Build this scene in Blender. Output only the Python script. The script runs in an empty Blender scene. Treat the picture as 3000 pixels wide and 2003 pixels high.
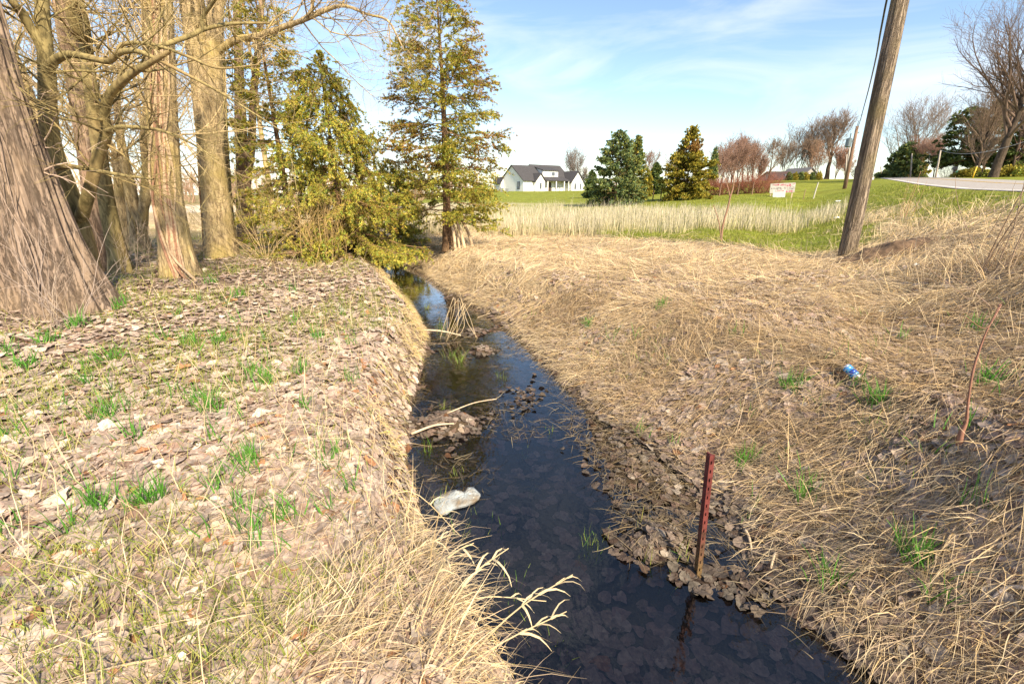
import bpy, math, random
import numpy as np
rng = np.random.default_rng(7)
random.seed(7)
SC = bpy.context.scene
COL = SC.collection

# ------------------------------------------------------------------ camera model (3000 x 2003 photograph)
CAMZ = 2.05
F = 1333.0
TH = math.atan(441.5 / F)
CT, ST = math.cos(TH), math.sin(TH)

def ray(px, py):
    u = (px - 1500.0) / F; v = (py - 1001.5) / F
    return np.array([u, CT - v * ST, -ST - v * CT])

def P(px, py, Y):
    d = ray(px, py)
    return np.array([0, 0, CAMZ]) + d * (Y / d[1])

def onz(px, py, z):
    d = ray(px, py)
    return np.array([0, 0, CAMZ]) + d * ((z - CAMZ) / d[2])

# ------------------------------------------------------------------ noise
def _hash(ix, iy, s):
    h = (ix.astype(np.int64) * 374761393 + iy.astype(np.int64) * 668265263 + s * 1442695041) & 0xFFFFFFFF
    h = ((h ^ (h >> 13)) * 1274126177) & 0xFFFFFFFF
    h = h ^ (h >> 16)
    return (h & 0xFFFFFF) / float(0xFFFFFF)

def noise(x, y, s=0):
    x = np.asarray(x, float); y = np.asarray(y, float)
    ix = np.floor(x); iy = np.floor(y)
    fx = x - ix; fy = y - iy
    fx = fx * fx * (3 - 2 * fx); fy = fy * fy * (3 - 2 * fy)
    a = _hash(ix, iy, s); b = _hash(ix + 1, iy, s); c = _hash(ix, iy + 1, s); d = _hash(ix + 1, iy + 1, s)
    return (a * (1 - fx) + b * fx) * (1 - fy) + (c * (1 - fx) + d * fx) * fy

def fbm(x, y, s=0, o=3):
    t = 0; a = 1; n = 0
    for k in range(o):
        t = t + a * noise(x * 2 ** k, y * 2 ** k, s + k * 17); n += a; a *= .5
    return t / n

def ss(a, b, x):
    t = np.clip((x - a) / (b - a), 0, 1)
    return t * t * (3 - 2 * t)

# ------------------------------------------------------------------ stream edges, from water level points
K = 3000 / 2348.0
_L = [(1180, 1568), (1060, 1400), (985, 1250), (960, 1150), (930, 1050), (945, 930), (975, 830), (985, 770), (930, 700), (900, 652), (868, 618), (835, 590), (800, 575)]
_R = [(2052, 1568), (1830, 1400), (1700, 1230), (1570, 1100), (1400, 985), (1300, 890), (1205, 790), (1130, 730), (1040, 680), (965, 628), (920, 603), (875, 585), (850, 574)]
_l = np.array([onz(a * K, b * K, 0)[:2] for a, b in _L])
_r = np.array([onz(a * K, b * K, 0)[:2] for a, b in _R])
_l = np.vstack([[.55, -1.5], [.35, .4], _l, [-12.5, 19.5], [-30, 24]])
_r = np.vstack([[2.6, -1.5], [2.1, .6], _r, [-11, 21], [-30, 26]])
_l = _l[np.argsort(_l[:, 1])]; _r = _r[np.argsort(_r[:, 1])]
def xl(y): return np.interp(y, _l[:, 1], _l[:, 0])
def xr(y): return np.interp(y, _r[:, 1], _r[:, 0])

# ------------------------------------------------------------------ terrain
def road_TS(x, y):
    T = .579 * x + .815 * y
    S = -.815 * (x - 3.94) + .579 * y
    return T, S
def zroad(T):
    return np.interp(T, [-50, 0, 15.8, 24.3, 39, 45.2, 75.8, 100, 116, 160, 260, 500], [1.9, 1.98, 2.04, 2.13, 2.45, 2.62, 3.46, 4.1, 4.3, 3.9, 2, 0])

def zbase(x, y):
    yy = np.maximum(y, 0.01)
    a = x / np.maximum(yy, 3.0)
    A = np.interp(yy, [0, 15, 30, 60, 90, 128, 150, 220, 500], [.6, .56, .62, .82, 1.3, 2.0, 2.1, 1.6, -2])
    B = np.interp(yy, [0, 10, 20, 30, 40, 60, 90, 120, 200, 500], [.72, .76, .8, 1.15, 1.7, 2.75, 4.15, 4.3, 3.5, 0])
    w = ss(.05, .62, a)
    z = A * (1 - w) + B * w
    Lf = np.interp(yy, [0, 15, 60, 150, 500], [.55, .52, .5, .7, -2])
    wl = ss(-.05, -.3, a)
    return z * (1 - wl) + Lf * wl

def zt(x, y, micro=True):
    x = np.asarray(x, float); y = np.asarray(y, float)
    zb = zbase(x, y)
    if micro:
        near = ss(40, 10, np.hypot(x, y))
        zb = zb + near * (.10 * (fbm(x * .9, y * .9, 3) - .5) + .07 * (fbm(x * 2.6, y * 2.6, 9) - .5))
    T, S = road_TS(x, y)
    zr = zroad(T)
    w = np.interp(T, [0, 6, 20, 60, 100], [2.7, 2.9, 5.0, 7.0, 8.0])
    k = np.clip(S / w, 0, 1)
    prof = 1 - k ** 1.05 * (1.0)
    prof = np.where(k < 1, .55 * (1 - k) ** 1.5 + .45 * (1 - ss(0, 1, k)), 0)
    dtc = -.22 * np.exp(-((S - w * 1.02) / (w * .3)) ** 2) * ss(9, 16, T) * ss(75, 40, T)
    emb = zb + (zr - zb) * prof + dtc
    far = zr + np.maximum(0, -S - 7.4) * np.interp(T, [0, 30, 80, 120], [.03, .025, .012, .0])
    z = np.where(S > 0, emb, np.where(S > -7.4, zr, far))
    # road sits on the ground: sink the ground a little under the asphalt
    z = z - .06 * ss(.02, -.12, S) * ss(-7.45, -7.3, S)
    # channel
    L = xl(y); R = xr(y); yc = np.clip(y, -1.5, 26)
    wid = np.maximum(R - L, .3)
    # approximate perpendicular correction
    dl = L - x; dr = x - R
    inn = (dl < 0) & (dr < 0)
    s = np.clip((x - L) / wid, 0, 1)
    depth = -(.16 * np.sin(np.pi * np.clip(s, 0, 1)) ** .7 * (1.05 - .55 * s)) * np.interp(yc, [0, 2.5, 4, 8, 16], [1.35, 1.1, .75, .7, .8])
    mat = np.exp(-((x - .98) / .34) ** 2 - ((y - 3.1) / .75) ** 2) * .105 + np.exp(-((x + .55) / .26) ** 2 - ((y - 3.75) / .2) ** 2) * .20 \
        + np.exp(-((x - .85) / .22) ** 2 - ((y - 2.25) / .17) ** 2) * .17 + np.exp(-((x + .35) / .16) ** 2 - ((y - 5.75) / .14) ** 2) * .16 \
        + np.exp(-((x + .62) / .25) ** 2 - ((y - 6.6) / .2) ** 2) * .17 + np.exp(-((x + 1.0) / .3) ** 2 - ((y - 9.0) / .4) ** 2) * .12
    depth = np.minimum(depth + mat + (.045 + .10 * ss(3, 5, yc)) * (fbm(x * 4, y * 4, 21) - .55), .05 + .04 * (mat > .05))
    lw = np.interp(yc, [0, 2, 5, 10, 16], [.5, .36, .36, .7, .9])
    rw = np.interp(yc, [0, 1.5, 2.6, 3.5, 5, 7, 10, 16], [.7, .95, 1.3, 1.75, 1.6, 1.3, 1.1, 1.1])
    fl = ss(0, 1, np.clip(dl / lw, 0, 1)) ** .75
    fr = np.clip(dr / rw, 0, 1); fr = (.6 * fr + .4 * ss(0, 1, fr))
    chan = np.where(inn, depth, np.where(dl >= 0, z * fl, z * fr))
    ok = (y > -4) & (y < 26) & (S > -.0)
    return np.where(ok, chan, z)

def gz(x, y): return float(zt(np.array([x]), np.array([y]))[0])

def at(px, py, y0=.5, y1=220):
    """the point of the ground seen along a ray of the photograph"""
    d = ray(px, py)
    ys = np.geomspace(y0, y1, 1500)
    pts = np.array([0, 0, CAMZ]) + d[None, :] * (ys / d[1])[:, None]
    g = zt(pts[:, 0], pts[:, 1])
    i = np.nonzero(pts[:, 2] <= g)[0]
    if len(i) == 0: return None
    p = pts[i[0]].copy(); p[2] = g[i[0]]
    return p

def gp(px, Y):
    """ground point in the direction of column px at forward distance Y"""
    u = (px - 1500) / F
    for _ in range(1):
        x = u / 1.055 * Y
    return np.array([x, Y, gz(x, Y)])

# ------------------------------------------------------------------ mesh building
class MB:
    def __init__(s): s.v = []; s.f4 = []; s.f3 = []; s.c = []; s.n = 0
    def add(s, v, f4=None, f3=None, c=None):
        v = np.asarray(v, float).reshape(-1, 3)
        if f4 is not None and len(f4): s.f4.append(np.asarray(f4, np.int64).reshape(-1, 4) + s.n)
        if f3 is not None and len(f3): s.f3.append(np.asarray(f3, np.int64).reshape(-1, 3) + s.n)
        if c is None: c = np.ones((len(v), 3)) * .5
        c = np.asarray(c, float)
        if c.ndim == 1: c = np.tile(c, (len(v), 1))
        s.v.append(v); s.c.append(c); s.n += len(v)
        return s
    def box(s, c, d, col=None, rz=0, rx=0, ry=0):
        v = np.array([[x, y, z] for x in (-.5, .5) for y in (-.5, .5) for z in (-.5, .5)]) * np.asarray(d)
        v = v @ rotm(rx, ry, rz).T + np.asarray(c)
        s.add(v, [[0, 1, 3, 2], [4, 6, 7, 5], [0, 4, 5, 1], [2, 3, 7, 6], [0, 2, 6, 4], [1, 5, 7, 3]], c=col); return s
    def tube(s, pts, r, sides=8, col=None, cap=True):
        pts = np.asarray(pts, float); r = np.asarray(r, float) * np.ones(len(pts))
        v, f = tubes(pts[None], r[None], sides)
        n0 = len(v); f3 = []
        if cap:
            v = np.vstack([v, pts[:1], pts[-1:]])
            for k in range(sides):
                f3.append([n0, (k + 1) % sides, k]); b = (len(pts) - 1) * sides
                f3.append([n0 + 1, b + k, b + (k + 1) % sides])
        s.add(v, f, f3, col); return s
    def prism(s, poly, d0, d1, axis='y', col=None):
        """extrude a 2-D outline (x,z) from y=d0 to y=d1 (axis y) or (y,z) along x"""
        n = len(poly); v = []
        for d in (d0, d1):
            for a, b in poly:
                v.append((a, d, b) if axis == 'y' else (d, a, b))
        s.v.append(np.array(v, float)); s.c.append(np.tile(np.array(col if col is not None else [.5] * 3, float), (2 * n, 1)))
        b = s.n; s.n += 2 * n
        s.poly = getattr(s, 'poly', [])
        s.poly.append([b + i for i in range(n)]); s.poly.append([b + n + i for i in reversed(range(n))])
        s.f4.append(np.array([[b + i, b + n + i, b + n + (i + 1) % n, b + (i + 1) % n] for i in range(n)]))
        return s
    def build(s, name, mat, parent=None, origin=None, smooth=False, fix=False):
        v = np.vstack(s.v) if s.v else np.zeros((0, 3)); c = np.vstack(s.c)
        o = np.zeros(3) if origin is None else np.asarray(origin, float)
        v = v - o
        me = bpy.data.meshes.new(name)
        q = np.vstack(s.f4) if s.f4 else np.zeros((0, 4), np.int64)
        t = np.vstack(s.f3) if s.f3 else np.zeros((0, 3), np.int64)
        polys = getattr(s, 'poly', [])
        loops = np.concatenate([q.ravel(), t.ravel()] + [np.array(p) for p in polys]).astype(np.int32)
        sizes = np.concatenate([np.full(len(q), 4), np.full(len(t), 3), np.array([len(p) for p in polys], int)]).astype(np.int32)
        me.vertices.add(len(v)); me.vertices.foreach_set('co', v.astype(np.float32).ravel())
        me.loops.add(len(loops)); me.loops.foreach_set('vertex_index', loops)
        me.polygons.add(len(sizes))
        st = np.concatenate([[0], np.cumsum(sizes)[:-1]]).astype(np.int32)
        me.polygons.foreach_set('loop_start', st)
        me.update(calc_edges=True)
        ca = me.color_attributes.new('col', 'FLOAT_COLOR', 'POINT')
        ca.data.foreach_set('color', np.hstack([c, np.ones((len(c), 1))]).astype(np.float32).ravel())
        me.polygons.foreach_set('use_smooth', np.full(len(sizes), smooth))
        if fix:
            import bmesh
            bm = bmesh.new(); bm.from_mesh(me); bmesh.ops.recalc_face_normals(bm, faces=bm.faces); bm.to_mesh(me); bm.free()
        me.materials.append(mat)
        ob = bpy.data.objects.new(name, me); COL.objects.link(ob)
        if parent is not None:
            ob.parent = parent
        else: ob.location = o
        return ob

def rotm(rx, ry, rz):
    cx, sx, cy, sy, cz, sz = math.cos(rx), math.sin(rx), math.cos(ry), math.sin(ry), math.cos(rz), math.sin(rz)
    X = np.array([[1, 0, 0], [0, cx, -sx], [0, sx, cx]]); Y = np.array([[cy, 0, sy], [0, 1, 0], [-sy, 0, cy]]); Z = np.array([[cz, -sz, 0], [sz, cz, 0], [0, 0, 1]])
    return Z @ Y @ X

def nrm(v): return v / np.maximum(np.linalg.norm(v, axis=-1, keepdims=True), 1e-9)

def tubes(Pn, R, sides):
    """Pn[M,N,3], R[M,N] -> verts, quads"""
    M, N, _ = Pn.shape
    tan = nrm(np.gradient(Pn, axis=1))
    mean = nrm(Pn[:, -1] - Pn[:, 0])
    ref = np.zeros((M, 3)); ref[np.arange(M), np.argmin(np.abs(mean), axis=1)] = 1
    n1 = nrm(np.cross(tan, ref[:, None, :])); n2 = np.cross(tan, n1)
    a = np.arange(sides) * 2 * np.pi / sides
    v = Pn[:, :, None, :] + R[:, :, None, None] * (np.cos(a)[None, None, :, None] * n1[:, :, None, :] + np.sin(a)[None, None, :, None] * n2[:, :, None, :])
    m = np.arange(M)[:, None, None] * N * sides; i = np.arange(N - 1)[None, :, None] * sides; k = np.arange(sides)[None, None, :]
    k2 = (k + 1) % sides
    f = np.stack([m + i + k, m + i + k2, m + i + sides + k2, m + i + sides + k], -1)
    return v.reshape(-1, 3), f.reshape(-1, 4)

def catmull(pts, n):
    pts = np.asarray(pts, float)
    if len(pts) < 3:
        t = np.linspace(0, 1, n)[:, None]; return pts[0] * (1 - t) + pts[-1] * t
    d = np.concatenate([[0], np.cumsum(np.linalg.norm(np.diff(pts[:, :3], axis=0), axis=1))])
    q = np.vstack([2 * pts[0] - pts[1], pts, 2 * pts[-1] - pts[-2]])
    s = np.linspace(0, d[-1], n); out = []
    for x in s:
        i = min(max(np.searchsorted(d, x, 'right') - 1, 0), len(pts) - 2)
        t = (x - d[i]) / max(d[i + 1] - d[i], 1e-9)
        a, b, c, e = q[i], q[i + 1], q[i + 2], q[i + 3]
        out.append(.5 * ((2 * b) + (c - a) * t + (2 * a - 5 * b + 4 * c - e) * t * t + (-a + 3 * b - 3 * c + e) * t ** 3))
    return np.array(out)

def grow(Pn, R, n, tr=(.3, 1), ang=(30, 60), L=(1, 2), N=6, wig=.15, up=.1, rs=.5, rmin=.003, rmax=9, tip=.25, rg=None, fall=.5):
    rg = rg or rng
    M, K_, _ = Pn.shape
    ln = np.linalg.norm(np.diff(Pn, axis=1), axis=2).sum(1) + 1e-6
    idx = rg.choice(M, n, p=ln / ln.sum())
    t = rg.uniform(tr[0], tr[1], n)
    f = t * (K_ - 1); i = np.minimum(f.astype(int), K_ - 2); fr = (f - i)[:, None]
    pos = Pn[idx, i] * (1 - fr) + Pn[idx, i + 1] * fr
    tan = nrm(Pn[idx, i + 1] - Pn[idx, i])
    r0 = np.clip((R[idx, i] * (1 - fr[:, 0]) + R[idx, i + 1] * fr[:, 0]) * rs, rmin, rmax)
    rv = rg.normal(size=(n, 3)); perp = nrm(rv - (rv * tan).sum(1, keepdims=True) * tan)
    a = np.radians(rg.uniform(ang[0], ang[1], n))[:, None]
    d = tan * np.cos(a) + perp * np.sin(a)
    ll = rg.uniform(L[0], L[1], n) * (1 + fall * (.5 - t))
    out = np.zeros((n, N, 3)); out[:, 0] = pos; st = (ll / (N - 1))[:, None]
    for k in range(1, N):
        d = nrm(d + wig * rg.normal(size=(n, 3)) + np.array([0, 0, up]))
        out[:, k] = out[:, k - 1] + d * st
    s = np.linspace(0, 1, N)[None]
    Rr = np.maximum(r0[:, None] * (1 - (1 - tip) * s), rmin * .6)
    return out, Rr

# ------------------------------------------------------------------ materials
def newmat(name):
    m = bpy.data.materials.new(name); m.use_nodes = True
    nt = m.node_tree; nt.nodes.clear()
    return m, nt, nt.nodes.new('ShaderNodeOutputMaterial')
def N_(nt, t, **kw):
    n = nt.nodes.new('ShaderNode' + t)
    for k, v in kw.items():
        if k.startswith('i_'): n.inputs[k[2:].replace('_', ' ')].default_value = v
        else: setattr(n, k, v)
    return n

def m_attr(name, trans=0.0, rough=.8, var=.15, scale=30.0, bump=0.0, spec=.25):
    """colour from the per-leaf / per-blade attribute, mottled by a fine noise"""
    m, nt, out = newmat(name); l = nt.links.new
    at_ = N_(nt, 'Attribute', attribute_name='col')
    tc = N_(nt, 'TexCoord'); no = N_(nt, 'TexNoise', i_Scale=scale, i_Detail=4.0)
    l(tc.outputs['Object'], no.inputs['Vector'])
    mr = N_(nt, 'MapRange'); mr.inputs['From Min'].default_value = .3; mr.inputs['From Max'].default_value = .7
    mr.inputs['To Min'].default_value = 1 - var; mr.inputs['To Max'].default_value = 1 + var
    l(no.outputs['Fac'], mr.inputs['Value'])
    vm = N_(nt, 'VectorMath', operation='SCALE'); l(at_.outputs['Color'], vm.inputs[0]); l(mr.outputs[0], vm.inputs['Scale'])
    b = N_(nt, 'BsdfPrincipled', i_Roughness=rough); b.inputs['Specular IOR Level'].default_value = spec
    l(vm.outputs[0], b.inputs['Base Color'])
    if bump:
        bp = N_(nt, 'Bump', i_Strength=bump, i_Distance=.01); l(no.outputs['Fac'], bp.inputs['Height']); l(bp.outputs[0], b.inputs['Normal'])
    if trans:
        tr = N_(nt, 'BsdfTranslucent'); l(vm.outputs[0], tr.inputs['Color'])
        mx = N_(nt, 'MixShader'); mx.inputs[0].default_value = trans
        l(b.outputs[0], mx.inputs[1]); l(tr.outputs[0], mx.inputs[2]); l(mx.outputs[0], out.inputs['Surface'])
    else: l(b.outputs[0], out.inputs['Surface'])
    return m

def m_bark(name, c1, c2, c3, zs=.16, scale=9.0, bump=.8, lich=None):
    m, nt, out = newmat(name); l = nt.links.new
    tc = N_(nt, 'TexCoord'); mp = N_(nt, 'Mapping'); mp.inputs['Scale'].default_value = (1, 1, zs)
    l(tc.outputs['Object'], mp.inputs['Vector'])
    n1 = N_(nt, 'TexNoise', i_Scale=scale * 1.6, i_Detail=6.0, i_Roughness=.65, i_Distortion=.6); l(mp.outputs[0], n1.inputs['Vector'])
    vo = N_(nt, 'TexNoise', i_Scale=scale * 1.5, i_Detail=3.0, i_Roughness=.5, i_Distortion=.8)
    dist = N_(nt, 'VectorMath', operation='ADD'); sc = N_(nt, 'VectorMath', operation='SCALE'); sc.inputs['Scale'].default_value = .12
    l(n1.outputs['Color'], sc.inputs[0]); l(mp.outputs[0], dist.inputs[0]); l(sc.outputs[0], dist.inputs[1]); l(dist.outputs[0], vo.inputs['Vector'])
    sb = N_(nt, 'Math', operation='SUBTRACT'); sb.inputs[1].default_value = .5; l(vo.outputs['Fac'], sb.inputs[0]); ab = N_(nt, 'Math', operation='ABSOLUTE'); l(sb.outputs[0], ab.inputs[0])
    n2 = N_(nt, 'TexNoise', i_Scale=1.3, i_Detail=3.0); l(tc.outputs['Object'], n2.inputs['Vector'])
    r = N_(nt, 'ValToRGB'); r.color_ramp.elements[0].position = .28; r.color_ramp.elements[1].position = .7
    r.color_ramp.elements[0].color = (*c1, 1); r.color_ramp.elements[1].color = (*c2, 1); l(n1.outputs['Fac'], r.inputs[0])
    mr = N_(nt, 'MapRange'); mr.inputs['From Max'].default_value = .075; mr.inputs['To Min'].default_value = .42; l(ab.outputs[0], mr.inputs['Value'])
    cr = N_(nt, 'VectorMath', operation='SCALE'); l(r.outputs[0], cr.inputs[0]); l(mr.outputs[0], cr.inputs['Scale'])
    mx = N_(nt, 'MixRGB'); mx.inputs['Color2'].default_value = (*c3, 1)
    r2 = N_(nt, 'ValToRGB'); r2.color_ramp.elements[0].position = .48; r2.color_ramp.elements[1].position = .66
    r2.color_ramp.elements[1].color = (.75, .75, .75, 1); l(n2.outputs['Fac'], r2.inputs[0])
    l(r2.outputs[0], mx.inputs['Fac']); l(cr.outputs[0], mx.inputs['Color1'])
    b = N_(nt, 'BsdfPrincipled', i_Roughness=.85); b.inputs['Specular IOR Level'].default_value = .2
    l(mx.outputs[0], b.inputs['Base Color'])
    ad = N_(nt, 'Math', operation='ADD'); l(n1.outputs['Fac'], ad.inputs[0]); l(mr.outputs[0], ad.inputs[1])
    bp = N_(nt, 'Bump', i_Strength=bump, i_Distance=.03); l(ad.outputs[0], bp.inputs['Height']); l(bp.outputs[0], b.inputs['Normal'])
    l(b.outputs[0], out.inputs['Surface']); return m

def m_plain(name, c, rough=.6, var=.12, scale=6.0, metal=0.0, bump=.1, stretch=(1, 1, 1), spec=.4):
    m, nt, out = newmat(name); l = nt.links.new
    tc = N_(nt, 'TexCoord'); mp = N_(nt, 'Mapping'); mp.inputs['Scale'].default_value = stretch; l(tc.outputs['Object'], mp.inputs['Vector'])
    no = N_(nt, 'TexNoise', i_Scale=scale, i_Detail=5.0); l(mp.outputs[0], no.inputs['Vector'])
    r = N_(nt, 'ValToRGB'); r.color_ramp.elements[0].position = .3; r.color_ramp.elements[1].position = .7
    r.color_ramp.elements[0].color = (*[x * (1 - var) for x in c], 1); r.color_ramp.elements[1].color = (*[min(1, x * (1 + var)) for x in c], 1)
    l(no.outputs['Fac'], r.inputs[0])
    b = N_(nt, 'BsdfPrincipled', i_Roughness=rough, i_Metallic=metal); b.inputs['Specular IOR Level'].default_value = spec
    l(r.outputs[0], b.inputs['Base Color'])
    if bump:
        bp = N_(nt, 'Bump', i_Strength=bump, i_Distance=.02); l(no.outputs['Fac'], bp.inputs['Height']); l(bp.outputs[0], b.inputs['Normal'])
    l(b.outputs[0], out.inputs['Surface']); return m

M_LEAF = m_attr('dead_leaves', trans=.18, rough=.7, var=.28, scale=45, bump=.2)
M_STRAW = m_attr('dry_straw', trans=.2, rough=.7, var=.12, scale=20)
M_GREEN = m_attr('green_blades', trans=.35, rough=.55, var=.12, scale=20)
M_NEEDLE = m_attr('needles', trans=.25, rough=.6, var=.25, scale=3)
M_TWIG = m_attr('twig_bark', rough=.8, var=.25, scale=25)
M_BARK_GREY = m_bark('furrowed_bark', (.13, .09, .065), (.36, .27, .205), (.25, .18, .12), zs=.13, scale=9)
M_BARK_GOLD = m_bark('pale_bark', (.27, .19, .10), (.60, .46, .26), (.46, .35, .12), zs=.2, scale=10, bump=.5)
M_BARK_OLIVE = m_bark('smooth_olive_bark', (.22, .17, .07), (.34, .27, .12), (.28, .19, .09), zs=.35, scale=5, bump=.18)
M_BARK_PINK = m_bark('peeling_bark', (.24, .15, .095), (.50, .36, .25), (.21, .13, .085), zs=.12, scale=8)
M_BARK_SPRUCE = m_bark('spruce_bark', (.16, .09, .05), (.36, .22, .12), (.24, .15, .08), zs=.5, scale=14)
M_POLE = m_bark('weathered_pole', (.13, .09, .06), (.43, .34, .25), (.25, .20, .10), zs=.025, scale=17, bump=1.0)

def thing(name, label, cat, loc, group=None, rz=0):
    o = bpy.data.objects.new(name, None); COL.objects.link(o); o.location = tuple(float(q) for q in loc); o.rotation_euler = (0, 0, rz)
    o.empty_display_size = .2
    o['label'] = label; o['category'] = cat
    if group: o['group'] = group
    return o
def tag(o, label=None, cat=None, group=None, kind=None):
    if label: o['label'] = label
    if cat: o['category'] = cat
    if group: o['group'] = group
    if kind: o['kind'] = kind
    return o

# ------------------------------------------------------------------ where what grows
FX, FY = 3.1, 15.5
def lawn_mask(x, y):
    T, S = road_TS(x, y)
    # beyond the line from beside the pole towards the reeds
    d = ((x - 2.8) * (9.7 - 15.5) - (y - 15.5) * (6.9 - 2.8)) / math.hypot(5.8, 4.1)
    wob = (fbm(x * .8, y * .8, 31) - .5) * 1.6
    a = ss(.1, 1.0, -d + wob)
    near = a * ss(2.2, 3.0, S + .5 * wob)
    sh = ss(10, 15, T) * ss(1.0 + .10 * np.clip(T, 0, 30), .3 + .07 * np.clip(T, 0, 30), S + wob * .6)          # mown shoulder
    far = ss(25, 38, y + x * .25)
    farl = ss(-.12, .02, x / np.maximum(y, 1)) * ss(46, 58, y)
    pas = ss(20, 30, T) * ss(9, 5, S)
    return np.clip(np.maximum.reduce([near, sh, np.where(x > 3, far, farl), pas]), 0, 1)

# ------------------------------------------------------------------ ground
def make_ground():
    def axis(n, lo, hi, c, s):
        a, b = math.asinh((lo - c) / s), math.asinh((hi - c) / s)
        return c + s * np.sinh(np.linspace(a, b, n))
    xs = axis(560, -420, 420, .6, 2.2); ys = axis(640, -40, 520, 3.0, 2.0)
    X, Y = np.meshgrid(xs, ys)
    x = X.ravel(); y = Y.ravel(); z = zt(x, y)
    nx, ny = len(xs), len(ys)
    i = np.arange(ny - 1)[:, None] * nx + np.arange(nx - 1)[None]
    f = np.stack([i, i + 1, i + 1 + nx, i + nx], -1).reshape(-1, 4)
    lw = lawn_mask(x, y)[:, None]
    n1 = fbm(x * 1.3, y * 1.3, 5)[:, None]; n2 = fbm(x * .35, y * .35, 8)[:, None]
    straw = np.array([.46, .35, .21]) * (.8 + .4 * n1)
    leaf = np.array([.24, .175, .125]) * (.75 + .5 * n1)
    soil = np.array([.10, .07, .045])
    green = np.array([.20, .235, .035]) * (.75 + .5 * n1) * (1 + .5 * (fbm(x * 6, y * 6, 401)[:, None] - .5)) * (1 - .25 * n2) + np.array([.05, .02, .0]) * n2
    left = (x < (xl(y) + xr(y)) / 2)[:, None] * 1.0
    fl = ss(8.5, 13, y)[:, None] * left
    c = leaf * left + straw * (1 - left)
    grassy = ss(.45, .7, fbm(x * .5, y * .5, 77))[:, None]
    c = c * (1 - fl * .75) + (np.array([.23, .22, .06]) * grassy + np.array([.34, .26, .13]) * (1 - grassy)) * fl * .75
    c = c * (1 - lw) + green * lw
    dy_ = (ss(32, 36, y) * ss(58, 48, y + x * .5) * ss(10, 4, x) * ss(-20, -8, x))[:, None]
    c = c * (1 - dy_) + np.array([.40, .36, .20]) * dy_
    # pale strip of open field beyond the trees
    st = (ss(34, 38, y) * ss(60, 50, y) * ss(-6, -12, x))[:, None]
    c = c * (1 - st) + np.array([.62, .52, .40]) * st
    inn = np.clip(np.minimum(x - xl(y) + .12, xr(y) + .18 - x) / .15, 0, 1)[:, None] * ((y > -4) & (y < 26))[:, None]
    c = c * (1 - inn) + soil * (.5 + .6 * n1) * inn
    mb = MB().add(np.stack([x, y, z], 1), f, c=c)
    m, nt, out = newmat('ground_soil'); l = nt.links.new
    a = N_(nt, 'Attribute', attribute_name='col'); tc = N_(nt, 'TexCoord')
    n = N_(nt, 'TexNoise', i_Scale=14.0, i_Detail=8.0, i_Roughness=.7); l(tc.outputs['Object'], n.inputs['Vector'])
    nb = N_(nt, 'TexNoise', i_Scale=1.7, i_Detail=6.0, i_Roughness=.65); l(tc.outputs['Object'], nb.inputs['Vector'])
    md = N_(nt, 'Math', operation='MULTIPLY'); l(n.outputs['Fac'], md.inputs[0]); l(nb.outputs['Fac'], md.inputs[1])
    mr = N_(nt, 'MapRange'); mr.inputs['From Min'].default_value = .1; mr.inputs['From Max'].default_value = .42; mr.inputs['To Min'].default_value = .5; mr.inputs['To Max'].default_value = 1.4
    l(md.outputs[0], mr.inputs['Value'])
    vm = N_(nt, 'VectorMath', operation='SCALE'); l(a.outputs['Color'], vm.inputs[0]); l(mr.outputs[0], vm.inputs['Scale'])
    b = N_(nt, 'BsdfPrincipled', i_Roughness=.95); b.inputs['Specular IOR Level'].default_value = .1; l(vm.outputs[0], b.inputs['Base Color'])
    bp = N_(nt, 'Bump', i_Strength=.9, i_Distance=.05); l(n.outputs['Fac'], bp.inputs['Height']); l(bp.outputs[0], b.inputs['Normal'])
    l(b.outputs[0], out.inputs['Surface'])
    o = mb.build('ground', m, smooth=True); tag(o, kind='structure'); return o
make_ground()

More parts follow.
